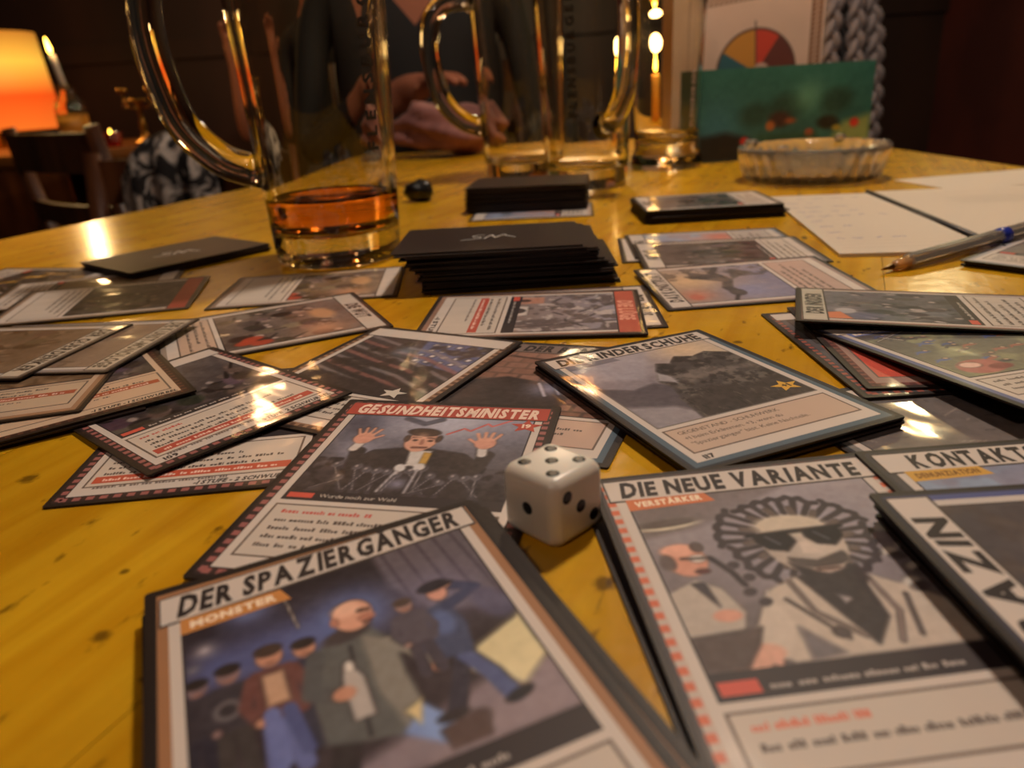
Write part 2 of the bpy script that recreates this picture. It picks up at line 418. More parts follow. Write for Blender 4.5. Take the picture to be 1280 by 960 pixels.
    bp2 = nd(m, 'ShaderNodeBump'); bp2.inputs['Strength'].default_value = 0.25; bp2.inputs['Distance'].default_value = 0.0006
    n4 = nd(m, 'ShaderNodeTexNoise'); n4.inputs['Scale'].default_value = 160; n4.inputs['Detail'].default_value = 3; lk(m, tc.outputs['Object'], n4.inputs[0])
    lk(m, n4.outputs[0], bp2.inputs['Height']); lk(m, bp.outputs[0], bp2.inputs['Normal'])
    lk(m, bp2.outputs['Normal'], bsdf(m).inputs['Normal']); lk(m, bp2.outputs['Normal'], bsdf(m).inputs['Coat Normal'])
wood_nodes(M_TABLE, (222, 170, 32), (202, 144, 18), (82, 52, 12))
M_DWOOD = mat('dark_chair_wood', (78, 42, 20), 0.4); mix_noise(M_DWOOD, (60, 30, 14), (96, 54, 26), 20, (1, 1, 0.2))
outline = [(-790, -350), (470, -350), (452, 560), (436, 1010), (424, 1230), (396, 1258), (-160, 1262), (-205, 1235), (-232, 1120), (-268, 924), (-396, 616)]
outline = [(x, y) for x, y in outline]
def clip_poly(poly, nx, ny, d):
    """keep nx*x+ny*y<=d"""
    out = []
    for i in range(len(poly)):
        a, b = poly[i], poly[(i + 1) % len(poly)]; da = nx * a[0] + ny * a[1] - d; db = nx * b[0] + ny * b[1] - d
        if da <= 0: out.append(a)
        if (da < 0) != (db < 0) and da != db:
            t = da / (da - db); out.append((a[0] + t * (b[0] - a[0]), a[1] + t * (b[1] - a[1])))
    return out
table = thing('pub_table', 'heavy yellow varnished wooden table strewn with cards', 'table', (0, 0, 0))
gx, gy = math.cos(R(66)), math.sin(R(66)); nx, ny = gy, -gx
ds = [nx * p[0] + ny * p[1] for p in outline]; d = min(ds); WB = 118.0
while d < max(ds):
    q = clip_poly(clip_poly(outline, nx, ny, d + WB - 0.12), -nx, -ny, -(d + 0.12))
    if len(q) > 2:
        b = MB(); b.prism(q, -34, 0)
        o = b.build('board', M_TABLE, table); o.location = (0, 0, TZ)
    d += WB
M_TLEG = mat('table_leg_wood', (120, 74, 24), 0.45); mix_noise(M_TLEG, (100, 60, 20), (140, 88, 30), 15, (1, 1, 0.2))
for x, y in ((-600, -260), (380, -260), (350, 1160), (-130, 1160)):
    b = MB(); b.box(x - 35, y - 35, 0, x + 35, y + 35, 705); b.build('leg', M_TLEG, table)
b = MB()
for a, c in (((-600, -260), (380, -260)), ((380, -260), (350, 1160)), ((350, 1160), (-130, 1160)), ((-130, 1160), (-600, -260))):
    dx, dy = c[0] - a[0], c[1] - a[1]; L = math.hypot(dx, dy); ux, uy = -dy / L * 11, dx / L * 11
    b.prism([(a[0] - ux, a[1] - uy), (c[0] - ux, c[1] - uy), (c[0] + ux, c[1] + uy), (a[0] + ux, a[1] + uy)], 620, 705)
b.build('apron', M_TLEG, table)

# ================================================================== cards
def rounded(w, h, r, n=4):
    pts = []
    for cx, cy, a0 in ((w / 2 - r, h / 2 - r, 0), (-w / 2 + r, h / 2 - r, 90), (-w / 2 + r, -h / 2 + r, 180), (w / 2 - r, -h / 2 + r, 270)):
        for i in range(n + 1):
            a = R(a0 + 90 * i / n); pts.append((cx + r * math.cos(a), cy + r * math.sin(a)))
    return pts
_b = MB(); _b.prism(rounded(66, 91, 0.8, 3), 0.0, 0.60); SLEEVE = _b.mesh('sleeve', M_SLEEVE)
def place(o, pose):
    x, y, z, rot, bx, by = pose
    n = Vector((-bx, -by, 1)).normalized(); c, s = math.cos(R(rot)), math.sin(R(rot))
    ex = Vector((c, s, bx * c + by * s)); ex = (ex - n * ex.dot(n)).normalized(); ey = n.cross(ex)
    m = Matrix.Identity(4)
    for i in range(3): m[i][0] = ex[i]; m[i][1] = ey[i]; m[i][2] = n[i]
    m.translation = Vector(tb(x, y, z)); o.matrix_world = m
def sleeve(parent):
    o = bpy.data.objects.new('sleeve', SLEEVE); COL.objects.link(o); o.parent = parent; return o
WHITE = (196, 184, 176); INK = (44, 36, 36)
def card(pose, label, group=None, border=(120, 84, 62), border2=None, dash=None, title=None, tcol=INK, tbg=WHITE, ttilt=0.0,
         tagc=None, tagtext=None, tagtc=(235, 215, 190), art=None, ab=-17, cap=5.0, capc=(52, 44, 46), redtag=(196, 84, 70), box=True, boxc=(190, 178, 168),
         head=None, lines=3, seed=1, stripe=None, foot=None, number=None, star=None, res=0.6, white=WHITE, texts=None, tw=None, mirrorbars=False, capt=None, pad=0, name='card'):
    t = thing(name, label, 'card', group=group); place(t, pose); sleeve(t)
    mb = MB(); z = 0.615; dz = 0.012
    mb.poly(rounded(63.6, 88.6, 1.6), z, border); z += dz
    if border2: mb.rect(-30.9, -43.4, 30.9, 43.4, z, border2); z += dz
    if dash:
        n = 26
        for i in range(n):
            y = -43 + 86 * i / n
            mb.rect(-31, y, -29.3, y + 1.8, z, dash); mb.rect(29.3, y, 31, y + 1.8, z, dash)
        for i in range(18):
            x = -30 + 60 * i / 18
            mb.rect(x, -43.6, x + 1.9, -41.9, z, dash); mb.rect(x, 41.9, x + 1.9, 43.6, z, dash)
        z += dz
    mb.rect(-29, -41.3, 29, 41.3, z, white); z += dz
    cb = ab - cap
    mb.rect(-27, cb, 27, 36, z, capc); zc = z + dz
    if redtag and cap > 3: mb.rect(-26, cb + 1.2, -19.5, cb + min(4.0, cap - 1), zc, redtag)
    if capt: text(mb, capt, -18.0, cb + 1.7, 1.5, (190, 180, 172), zc, gl=GR)
    elif cap > 3: wordbars(mb, -18, cb + 1.7, 14, 1.2, (170, 160, 155), zc, seed + 5)
    if box:
        by1 = cb - 1.8; by0 = -37.0
        if by1 - by0 > 3:
            mb.rect(-27, by0, 27, by1, z, (104, 88, 80)); mb.rect(-26.4, by0 + 0.6, 26.4, by1 - 0.6, zc, boxc)
            zt = zc + dz; y = by1 - 4.0
            if head: mb_h = head; wordbars(mb, -24, y, -24 + mb_h[1], 1.6, mb_h[0], zt, seed); y -= 3.6
            if texts:
                for tl in texts: text(mb, tl, -24, y, 1.75, (78, 66, 64), zt, gl=GR); y -= 3.3
            else:
                for i in range(lines):
                    if y < by0 + 2: break
                    wordbars(mb, -24, y, 23 - 6 * ((i + seed) % 3), 1.5, (86, 74, 70), zt, seed * 9 + i); y -= 3.3
            if stripe:
                mb.rect(-25.5, y - 1.2, 25.5, y + 2.6, zt, stripe); wordbars(mb, -23, y - 0.2, 22, 1.4, (224, 190, 176), zt + dz, seed * 3); y -= 4.2
                wordbars(mb, -24, y, 10, 1.2, (110, 96, 92), zt, seed * 4)
    if foot: text(mb, foot, 2, -40.6, 2.0, (66, 56, 54), zc, gl=GB, shear=0.15, width=26)
    if number: text(mb, number, -26, -40.6, 2.0, (60, 50, 50), zc, gl=GB)
    # title strip, tag
    zs = zc + 2 * dz
    mb.poly([(-30.6, 34.2 - ttilt), (30.6, 34.4 + ttilt), (30.6, 43.5 + ttilt * 0.2), (-30.6, 43.2 - ttilt)], zs, (70, 60, 56))
    mb.poly([(-30.2, 34.8 - ttilt), (30.2, 35.0 + ttilt), (30.2, 43.1 + ttilt * 0.2), (-30.2, 42.8 - ttilt)], zs + dz, tbg)
    if tagc:
        mb.poly([(-27, 30.4 - ttilt), (-8, 31.2 - ttilt), (-9.5, 35 - ttilt), (-27, 34.8 - ttilt)], zs + 0.5 * dz, tagc)
        if tagtext: text(mb, tagtext, -25.4, 31.7 - ttilt, 1.9, tagtc, zs + 1.4 * dz, gl=GB, width=15, tilt=0.03)
    if star:
        cx, cy, cc = star[:3]; pts = []
        for i in range(10):
            a = R(90 + 36 * i); r = 4.2 if i % 2 == 0 else 1.9; pts.append((cx + r * math.cos(a) * 1.15, cy + r * math.sin(a)))
        mb.add([(cx, cy, zs + 2 * dz)] + [(p[0], p[1], zs + 2 * dz) for p in pts], [(0, 1 + i, 1 + (i + 1) % 10) for i in range(10)], cc)
        if len(star) > 3: text(mb, star[3], cx, cy - 1.0, 2.2, star[4] if len(star) > 4 else (70, 50, 30), zs + 3 * dz, align='C')
    mb.build('printed_frame', M_PRINT, t, colattr=True)
    if title:
        tm = MB(); tw = tw or min(55, 3.6 * len(title)); text(tm, title, 0, 36.0 - ttilt * tw / 60.0, 5.7, tcol, zs + 2.2 * dz, width=tw, align='C', shear=0.10, jit=0.05, gap=0.10, tilt=ttilt / 30.0)
        o = tm.build('title_lettering', M_PRINT, t, colattr=True)
    if art:
        a = Art(-26.6, ab, 26.6, 35.4, res, (70, 62, 64)); art(a); a.ink()
        o = bpy.data.objects.new('illustration', a.mesh('illustration')); o.data.materials.append(M_PRINT); COL.objects.link(o); o.parent = t
        o.location = (0, 0, (zc + 0.2 * dz) * 0.001)
    return t

# ---------------------------------------------------------------- pictures printed on the cards (card millimetres)
SKIN = (178, 132, 112); SKD = (140, 98, 84)
def folk(a, x, y, s, coat, skin=SKIN, legs=(60, 62, 80), cap=None):
    a.line([(x - 1.3 * s, y - 13 * s), (x - 1.6 * s, y - 22 * s)], 2.6 * s, legs); a.line([(x + 1.2 * s, y - 13 * s), (x + 1.8 * s, y - 22 * s)], 2.6 * s, legs)
    a.poly([(x - 2.8 * s, y - 2.6 * s), (x + 2.8 * s, y - 2.6 * s), (x + 3.2 * s, y - 13 * s), (x - 3.2 * s, y - 13 * s)], coat, 0.7)
    a.line([(x - 3 * s, y - 4 * s), (x - 4.3 * s, y - 9 * s), (x - 2.8 * s, y - 12.5 * s)], 1.8 * s, coat, 0.5); a.line([(x + 3 * s, y - 4 * s), (x + 4.3 * s, y - 9 * s), (x + 3 * s, y - 12.5 * s)], 1.8 * s, coat, 0.5)
    a.ell(x - 2.6 * s, y - 12.8 * s, 0.9 * s, 0.9 * s, skin); a.ell(x, y, 2.0 * s, 2.5 * s, skin, soft=0.6)
    a.ell(x, y + 1.4 * s, 2.1 * s, 1.3 * s, cap or (50, 42, 40), soft=0.5)
    a.ell(x, y - 1.6 * s, 0.9 * s, 0.3 * s, SKD, soft=0.4)
def art_walker(a):
    a.vgrad((66, 56, 60), (44, 37, 42)); a.grain(6, 10, 1)
    a.poly([(8, 36), (27, 36), (27, 8), (14, 14), (9, 24)], (92, 84, 92), 1.5)
    for i in range(5): a.line([(10 + 3.6 * i, 36), (12 + 3.6 * i, 16 - i)], 0.7, (66, 58, 68), a=0.8)
    a.poly([(-4, -12), (27, -2), (27, -17), (-27, -17), (-27, -15)], (128, 116, 124), 2.5)
    a.poly([(2, -17), (27, -6), (27, -17)], (140, 126, 132), 2, 0.8)
    for x, r in ((-14, 7), (-22, 6), (-8, 6)): a.glow(x, 17, r, (92, 100, 150), 0.75)
    a.glow(1, 20, 7.2, (104, 122, 180), 0.95); a.glow(17, 18, 8, (124, 120, 150), 0.6)
    a.glow(-15.5, 30.5, 4.5, (110, 120, 165), 0.9); a.ell(-15.3, 31.5, 2.0, 1.7, (206, 198, 168), soft=1.0)
    a.glow(-23.5, 23, 1.8, (180, 170, 176), 0.8); a.glow(-25.5, 19, 1.2, (120, 115, 120), .7)
    folk(a, -25.2, 14, .85, (58, 52, 58), (120, 100, 104), (50, 46, 56)); folk(a, -20.4, 15, 0.95, (62, 56, 62), (128, 104, 104), (66, 60, 60))
    a.ell(-21, 7, 2.2, 2.2, (110, 104, 108), soft=1.0); a.ell(-21, 7, 1.3, 1.3, (58, 52, 56), soft=.8)
    a.line([(-9.5, 33), (-8.2, 21)], .45, (150, 140, 135)); folk(a, -8.2, 15.3, 0.95, (60, 58, 74), SKIN, (58, 56, 70))
    folk(a, -13.8, 16.2, 1.12, (104, 70, 66), SKIN, (98, 104, 150), (70, 56, 50)); a.poly([(-15.6, 12), (-12, 12), (-11.8, 4.6), (-15.6, 4.6)], (176, 144, 122), .8)
    a.line([(-15, 3), (-14.6, -7)], 2.6, (104, 112, 160)); a.line([(-12.4, 3), (-11, -6)], 2.2, (80, 86, 128))
    # man in a dark jacket, bald
    a.poly([(2, -2), (9, -12), (6, -14), (-3, -6)], (122, 140, 184), 1.0); a.line([(3, -4), (8, -13)], 4.0, (126, 146, 190), .8)
    a.poly([(6.5, -12), (10, -11), (13.5, -13.5), (13, -16), (7, -16)], (92, 74, 70), 0.8); a.ell(11, -13, 3.4, 2.0, (86, 70, 68), 25, 0.8)
    a.line([(-6, -8), (-9, -17)], 4.2, (54, 48, 50), .8)
    a.poly([(-6.8, 13), (-2.5, 16), (3, 15), (5.8, 10), (5.5, 2), (6, -5), (1.5, -10), (-3, -9), (-8.8, -7), (-9, 2)], (92, 92, 92), 0.9)
    a.poly([(1, 14), (5.8, 10), (5.5, 2), (6, -5), (2.5, -9), (.5, 0)], (126, 122, 116), 1.2); a.poly([(2.8, -6), (6.2, -4.5), (4.5, -9.5)], (196, 180, 140), .8)
    a.line([(-1.2, 12), (-2.6, -8)], .5, (58, 54, 56)); a.line([(-7, 12), (-9, 4), (-5, 1.6)], 3.0, (84, 84, 86), .6); a.line([(5, 10), (8.5, 5), (10.5, 1.2)], 2.6, (128, 124, 118), .6)
    a.poly([(-3.6, 7), (-1.6, 7), (-.6, 4), (-.8, -4.5), (-4.2, -4.5), (-4.2, 4)], (168, 160, 156), .6); a.ell(-2.4, 7.4, 1.0, 1.4, (200, 192, 186), soft=.5)
    a.ell(-4.4, 1.8, 1.9, 1.6, SKIN, soft=.5); a.ell(10.6, .6, 1.5, 1.3, SKIN, soft=.5)
    a.ell(-1, 15.2, 4.4, 1.8, (70, 62, 64), 10, .8); a.ell(.9, 19.6, 3.6, 4.4, (196, 148, 128), -8, .5); a.ell(.2, 21.6, 2.6, 2.0, (212, 170, 150), soft=1.2); a.ell(3.1, 18.0, 1.5, 1.0, (168, 116, 100), soft=.6)
    a.line([(2.2, 20.3), (3.8, 20.0)], .5, (70, 46, 42)); a.line([(2.4, 16.8), (3.8, 17)], .5, (96, 56, 52)); a.ell(-2.4, 19, .8, 1.2, (170, 120, 104), soft=.4)
    # torch and beam
    a.poly([(13.4, .4), (13.2, -1.4), (21, -9.5), (27, -5), (27, 7), (25, 5.5)], (212, 200, 160), 1.4, .92)
    a.line([(10.6, .4), (13.6, -.6)], 1.5, (48, 42, 44))
    # policeman saluting
    a.line([(14.5, 1), (12.5, -4), (9.8, -9.6)], 2.8, (58, 54, 66), .6); a.line([(15, 1), (17.5, -5), (18.6, -10.4)], 3.0, (84, 92, 130), .6); a.ell(19.4, -10.8, 2.4, 1.0, (50, 46, 50), 15, .5); a.ell(9.2, -10.2, 2.4, 1.0, (58, 50, 52), soft=.5)
    a.poly([(11.2, 14), (16.8, 15.5), (18, 8), (16.8, 1), (12, 1.5), (11, 8)], (70, 76, 102), .8); a.ell(14.4, 10, 2.0, 3.2, (88, 100, 140), soft=1.2)
    a.line([(16.8, 14), (22.6, 16.6), (18.4, 19.6)], 2.4, (64, 68, 96), .5); a.line([(11.6, 13), (10, 6), (11.5, 2)], 2.0, (62, 66, 92), .5); a.ell(18.0, 19.7, 1.2, .9, SKIN, soft=.4)
    a.ell(16.0, 18.2, 1.9, 2.4, (190, 142, 128), soft=.5); a.ell(15.9, 20.4, 2.9, 1.4, (46, 42, 52), 8, .5); a.ell(17.6, 19.9, 2.0, .6, (40, 36, 44), 8, .4)
    folk(a, 9.6, 17.6, .8, (84, 78, 88), (146, 118, 112), (70, 64, 74), (80, 66, 60))
    a.ell(24, 11, 3.0, 5, (88, 86, 112), 20, 1.5, .8)
    a.grain(1.3, 7, 5)
def art_variant(a):
    a.vgrad((100, 92, 94), (146, 138, 144)); a.grain(9, 16, 2)
    a.poly([(-27, 30), (-27, 35.4), (10, 35.4), (-8, 25), (-16, 22), (-27, 20)], (100, 90, 88), 2, .8)
    a.ell(-20.5, 24.0, 6.6, 1.7, (196, 184, 164), 4, .8); a.ell(-20.5, 25.0, 6.8, 1.2, (90, 80, 76), 4, .6)
    a.glow(3.5, 15, 16, (150, 144, 156), .9)
    rng = random.Random(4); cx, cy = 3.2, 15.4
    for k in range(24):
        t = R(-62 + 304 * k / 23.0); r0, r1 = 8.6, 13.0 + rng.uniform(-.6, 1.6)
        x0, y0, x1, y1 = cx + r0 * math.cos(t), cy + r0 * 1.02 * math.sin(t), cx + r1 * math.cos(t) * 1.06, cy + r1 * math.sin(t) * 1.05
        a.line([(x0, y0), (x1, y1)], 1.1, (66, 58, 60), .4); px, py = -math.sin(t), math.cos(t)
        a.line([(x1 - px * 1.4 + math.cos(t) * .7, y1 - py * 1.4 + math.sin(t) * .7), (x1, y1), (x1 + px * 1.4 + math.cos(t) * .7, y1 + py * 1.4 + math.sin(t) * .7)], 1.25, (64, 56, 60), .4)
        if k % 2 == 0:
            r2 = 10.6; a.line([(cx + 7 * math.cos(t), cy + 7 * math.sin(t)), (cx + r2 * math.cos(t + .09), cy + r2 * math.sin(t + .09))], 1.6, (96, 84, 80), .5)
    # coat and body
    a.poly([(-9, 1), (-3, 4), (11, 2), (17, -3), (22, -8), (24, -17), (-12, -17), (-15, -13)], (178, 166, 156), 1.0)
    a.poly([(-9.5, 1), (-15, -8), (-19, -13), (-13, -16), (-8, -9)], (184, 172, 162), .9); a.poly([(-8, -9), (-3, -16), (-9, -17)], (110, 104, 108), 1.2)
    a.poly([(-2.5, 4), (9, 3), (8, -9), (3, -15)], (58, 52, 54), .8); a.poly([(2, -1), (4, -1), (4.5, -4), (2.5, -5)], (150, 142, 144), .6)
    a.line([(-4.5, 3), (-3.5, -6), (2, -13)], 1.0, (120, 108, 104)); a.line([(10, 1), (10.5, -8), (7, -15)], 1.0, (130, 116, 112)); a.line([(-7, -2), (-1, -13)], .6, (90, 80, 78))
    a.line([(14, -4), (11, -14)], .7, (104, 94, 92)); a.ell(-1.6, -11.4, 1.4, 1.4, (82, 74, 74), soft=.5)
    a.ell(-17, -14.6, 4.6, 2.6, (190, 148, 132), 12, .6)
    for i in range(4): a.line([(-20.5 + 2.1 * i, -14.4), (-21.4 + 2.3 * i, -16.6)], 1.5, (196, 152, 136), .4)
    # face
    a.ell(3.4, 13.2, 8.2, 9.6, (166, 154, 146), -6, .6); a.ell(3.2, 19.8, 7.4, 3.8, (186, 174, 160), -4, 1.2); a.glow(6.5, 12, 4, (194, 182, 172), .7)
    a.poly([(-2, 8), (4, 3), (10, 6), (10, 1), (5, -3.5), (0, -1)], (56, 50, 52), 1.0); a.poly([(-1.5, 9.4), (3.6, 7.6), (9.4, 9.6), (9.8, 6.6), (4, 5.4), (-1.2, 6.6)], (84, 76, 74), .8)
    a.ell(4.4, 5.0, 2.8, .8, (176, 150, 140), soft=.5); a.line([(2.2, 5.1), (6.6, 5.0)], .4, (70, 56, 54))
    a.poly([(-5.6, 17.6), (1.6, 17.8), (2.2, 14.2), (-.6, 11.4), (-4.0, 12.6), (-5.4, 15)], (34, 30, 33), .5); a.poly([(4.6, 17.9), (12.4, 17.6), (12.0, 14.4), (9.2, 11.8), (6.0, 12.8), (4.8, 15)], (34, 30, 33), .5)
    a.line([(-6.4, 17.4), (13, 17.7)], 1.0, (38, 34, 36)); a.line([(-3, 16.6), (-1.2, 13.8)], .8, (96, 94, 104), a=.8); a.line([(7, 16.6), (8.8, 13.8)], .8, (90, 90, 100), a=.8)
    a.poly([(2.6, 14), (4.2, 14), (5.6, 10), (1.8, 10)], (190, 176, 166), .6)
    # doctor on the left
    a.poly([(-27, 3), (-21, 6), (-17, 3), (-15, -4), (-17, -9), (-27, -9)], (168, 158, 150), .9); a.poly([(-22, 5), (-19.6, 5), (-19, -2)], (70, 64, 70), .6)
    a.ell(-20.8, 12.2, 4.2, 5.2, (192, 140, 122), 0, .6); a.ell(-21.4, 15.4, 3.6, 2.0, (206, 156, 138), soft=.8); a.ell(-24.4, 11.8, 1.4, 2.4, (96, 84, 82), soft=.7); a.ell(-17.4, 15.8, 1.2, 1.6, (90, 78, 76), soft=.6)
    a.ell(-18.4, 12.2, 1.8, 1.2, (206, 196, 190), soft=.5); a.line([(-21.5, 12.6), (-16, 12)], .4, (60, 50, 50)); a.ell(-18.6, 8.2, 1.4, .7, (96, 56, 54), soft=.4); a.line([(-16, 12), (-13.5, 7), (-12.5, 3)], 1.0, (62, 54, 58))
    for p in ((-12.6, 9), (-11, 5), (-12.4, 1), (-10.8, -2)): a.ell(p[0], p[1], 1.2, .9, (70, 62, 66), 30, .5)
    a.ell(-18.6, -4.4, 2.6, 1.6, (190, 142, 126), soft=.5)
    a.poly([(-27, -9), (-14, -8), (-16, -12), (-20, -17), (-27, -17)], (84, 72, 70), .9)
    for p in ((18, 8), (20, 3), (17, -1), (22, 10), (24, 1)): a.ell(p[0], p[1], 2.0, 1.4, (186, 178, 172), 20, .9); a.ell(p[0] + 1, p[1] - 1.6, 2.0, 1.0, (92, 84, 86), 10, .8)
    a.grain(1.4, 8, 3)
def art_minister(a):
    a.vgrad((58, 50, 50), (132, 132, 150)); a.grain(8, 18, 3); a.glow(3, 30, 12, (176, 174, 188), .8); a.glow(-24, 30, 7, (70, 66, 78), .8); a.glow(-18, 13, 6, (150, 150, 168), .7)
    a.blotch(3.2, (52, 44, 46), .5, .62, .9, 4, (a.Y < 8) * 1.0)
    a.line([(-10, 33), (-4, 30), (0, 33)], 2.2, (74, 72, 84), 1.0, .8)
    a.line([(4, 24), (8, 28), (10, 26.6), (14, 31.6), (15.5, 30), (21, 35)], .7, (196, 96, 88), .4)
    a.poly([(-13, 13), (-6, 15), (2, 15), (11, 13.4), (17, 8), (16, -10), (-16, -10), (-18, 6)], (62, 54, 54), 1.0)
    a.line([(-12, 11), (-16, 5), (-17.4, 12)], 4.2, (66, 58, 57), .8); a.line([(11, 11), (16.4, 5), (17.6, 13)], 4.2, (66, 58, 57), .8)
    for s, cx in ((-1, -18.6), (1, 15.8)):
        a.line([(cx + s * .5, 13), (cx, 16)], 3.0, (190, 182, 180), .6); a.ell(cx, 19.6, 3.0, 3.4, (190, 140, 124), 0, .5)
        for i, dx in enumerate((-2.4, -.8, .8, 2.4)): a.line([(cx + dx * .8, 21.6), (cx + dx * 1.35, 26.4 - abs(dx) * .5)], 1.15, (194, 146, 128), .35)
        a.line([(cx - s * 2, 19), (cx - s * 4.8, 21.6)], 1.2, (192, 142, 126), .35)
    a.poly([(-3.6, 14), (3, 14), (2.2, 5), (-2.2, 5)], (186, 180, 178), .6); a.poly([(0.8, 13), (3.2, 12.6), (3.4, 4), (1.2, 3)], (176, 140, 74), .5)
    a.ell(-2.0, 19.2, 4.5, 6.2, (192, 146, 128), -4, .5); a.ell(-2.6, 24.6, 4.7, 2.4, (78, 62, 54), -4, .6); a.ell(-6.4, 20.6, .8, 2, (86, 68, 60), soft=.5); a.ell(2.6, 21, .8, 2, (86, 68, 60), soft=.5)
    a.line([(-4.9, 21.3), (-2.8, 21.4)], .5, (116, 84, 74)); a.line([(-.6, 21.4), (1.4, 21.1)], .5, (116, 84, 74)); a.ell(-3.8, 19.7, .6, .35, (74, 56, 52), soft=.3); a.ell(.5, 19.6, .6, .35, (74, 56, 52), soft=.3)
    a.line([(-1.8, 20), (-1.5, 17.6)], .8, (160, 112, 98), .4); a.line([(-3.4, 15.4), (.4, 15.6)], .6, (122, 74, 68), .4); a.glow(-2.6, 22, 2, (214, 172, 152), .6)
    rng = random.Random(2)
    for i in range(14):
        x = -20 + 2.9 * i; y = rng.uniform(-3, 4); fx = rng.uniform(-7, 7); a.line([(x + fx, -10), (x, y)], 1.3, (72, 66, 70), .5); a.ell(x, y + .6, 1.4, 1.9, (96, 90, 96), -fx * 6, .5); a.ell(x - .3, y + 1, .6, .8, (160, 152, 156), 0, .5)
        a.line([(x + fx * .9, -8), (x, y - 1)], .35, (132, 124, 128), .3)
    a.ell(-3, 4, 1.7, 2.3, (196, 190, 190), 15, .5); a.ell(1.8, 4.8, 1.7, 2.1, (190, 184, 184), -10, .5); a.line([(-3.4, 2), (-5, -8)], 1.1, (170, 164, 168)); a.line([(1.8, 3), (2, -8)], 1.1, (160, 154, 160)); a.glow(-1, -4, 2.4, (150, 150, 176), .7)
    a.grain(1.2, 10, 5)
def art_peak(a):
    a.vgrad((110, 104, 112), (150, 142, 150)); a.grain(10, 14, 2); a.glow(16, 30, 13, (206, 178, 140), .7); a.glow(24, 22, 8, (196, 176, 150), .6)
    a.poly([(-27, 35.4), (4, 35.4), (-2, 24), (-10, 12), (-27, 20)], (150, 146, 158), 3, .7)
    a.poly([(-27, 12), (-18, 6), (-10, 8), (-2, 0), (-6, -22), (-27, -22)], (84, 78, 86), 1.6); a.poly([(-27, -4), (-14, -10), (-6, -22), (-27, -22)], (150, 144, 150), 2.5, .8)
    pts = [(-4, 16), (0, 22), (4, 20), (9, 25), (14, 22), (20, 24), (27, 19), (27, -22), (-12, -22), (-10, -8), (-7, 2), (-8, 9)]
    m = a.pmask(pts, 1.2); a.mixin(m, (72, 66, 66)); a.blotch(5, (104, 96, 92), .5, .62, .8, 6, m); a.blotch(2.2, (50, 44, 44), .52, .62, .8, 8, m)
    a.poly([(-2, 8), (8, 13), (20, 8), (27, 10), (27, 4), (10, 6), (0, 2)], (128, 118, 114), 2.5, .5)
    a.poly([(-12, -22), (-9, -8), (4, -2), (16, -6), (27, -4), (27, -22)], (62, 55, 54), 2.0, .9)
    rng = random.Random(9)
    for i in range(70):
        x, y = rng.uniform(-11, 27), rng.uniform(-22, -3); a.line([(x, y), (x + rng.uniform(-.6, .6), y + rng.uniform(1.5, 3))], .35, (98, 90, 84) if i % 2 else (44, 38, 38), .3, .7)
    a.poly([(-8, 9), (-4, 16), (-2, 10), (-3, 4)], (178, 172, 178), 1.4, .7); a.grain(1.6, 9, 3)
def art_figures(a):
    a.vgrad((120, 118, 100), (88, 84, 86)); a.blotch(9, (140, 140, 112), .45, .65, .8, 3); a.poly([(-27, 35.4), (27, 35.4), (27, 30), (-27, 24)], (92, 86, 88), 2)
    rng = random.Random(5)
    for i in range(34):
        x, y = rng.uniform(-26, 26), rng.uniform(-14, 28); c = rng.choice([(74, 84, 126), (88, 98, 140), (150, 104, 92), (84, 80, 84), (110, 100, 96)])
        a.ell(x, y, 2.6, 1.0, c, rng.uniform(-20, 30), .6); a.ell(x + 1.6, y + 1.0, .9, .8, (176, 150, 132), soft=.4); a.line([(x - 2, y - .4), (x - 3.4, y - 1.6)], .7, c, .4)
    a.line([(-24, 22), (-8, 30)], .7, (180, 176, 172)); a.line([(-20, 26), (-16, 20)], 1.0, (190, 184, 180))
    a.ell(-16, -13, 8, 6, (160, 104, 98), 20, 1.0); a.ell(-18, -11, 3.4, 2.6, (206, 172, 160), 0, .8); a.ell(-11, -15, 4, 2.4, (126, 76, 74), 10, .8); a.ell(6, -16, 7, 3, (150, 96, 90), 0, 1)
    a.grain(1.5, 8, 2)
def art_bulk(a):
    a.vgrad((92, 82, 80), (74, 68, 72)); a.ell(4, 8, 20, 20, (124, 108, 100), 0, 3); a.ell(0, 14, 12, 11, (150, 132, 120), 0, 5, .8); a.glow(-6, 20, 6, (170, 152, 138), .7)
    a.line([(-14, 24), (-6, 30), (6, 31)], 1.2, (178, 158, 118), 1.0); a.blotch(6, (84, 72, 68), .5, .7, .7, 3); a.grain(2, 8, 1)
def art_flag(a):
    a.vgrad((56, 48, 46), (74, 64, 64)); a.poly([(-2, 35.4), (26.6, 35.4), (26.6, 8), (4, 14)], (92, 96, 128), 1.2)
    for i in range(4):
        for j in range(5):
            x, y = 4 + 5 * j + 1.2 * (i % 2), 31.5 - 5.4 * i
            if x < 26: a.ell(x, y, 1.5, .9, (196, 192, 196), 35, .5); a.ell(x, y, .9, 1.4, (196, 192, 196), 20, .5)
    for i in range(7):
        a.line([(-27, 34 - 5.6 * i), (-8, 27 - 5.6 * i), (8, 24 - 6 * i), (27, 14 - 6 * i)], 2.3, (134, 92, 88) if i % 2 else (126, 116, 118), 1.2, .75)
    a.blotch(7, (58, 48, 44), .52, .64, .8, 9); a.glow(-4, 22, 5, (140, 160, 180), .5); a.poly([(-27, -4), (27, -10), (27, -17), (-27, -17)], (62, 52, 50), 2); a.grain(1.6, 10, 2)
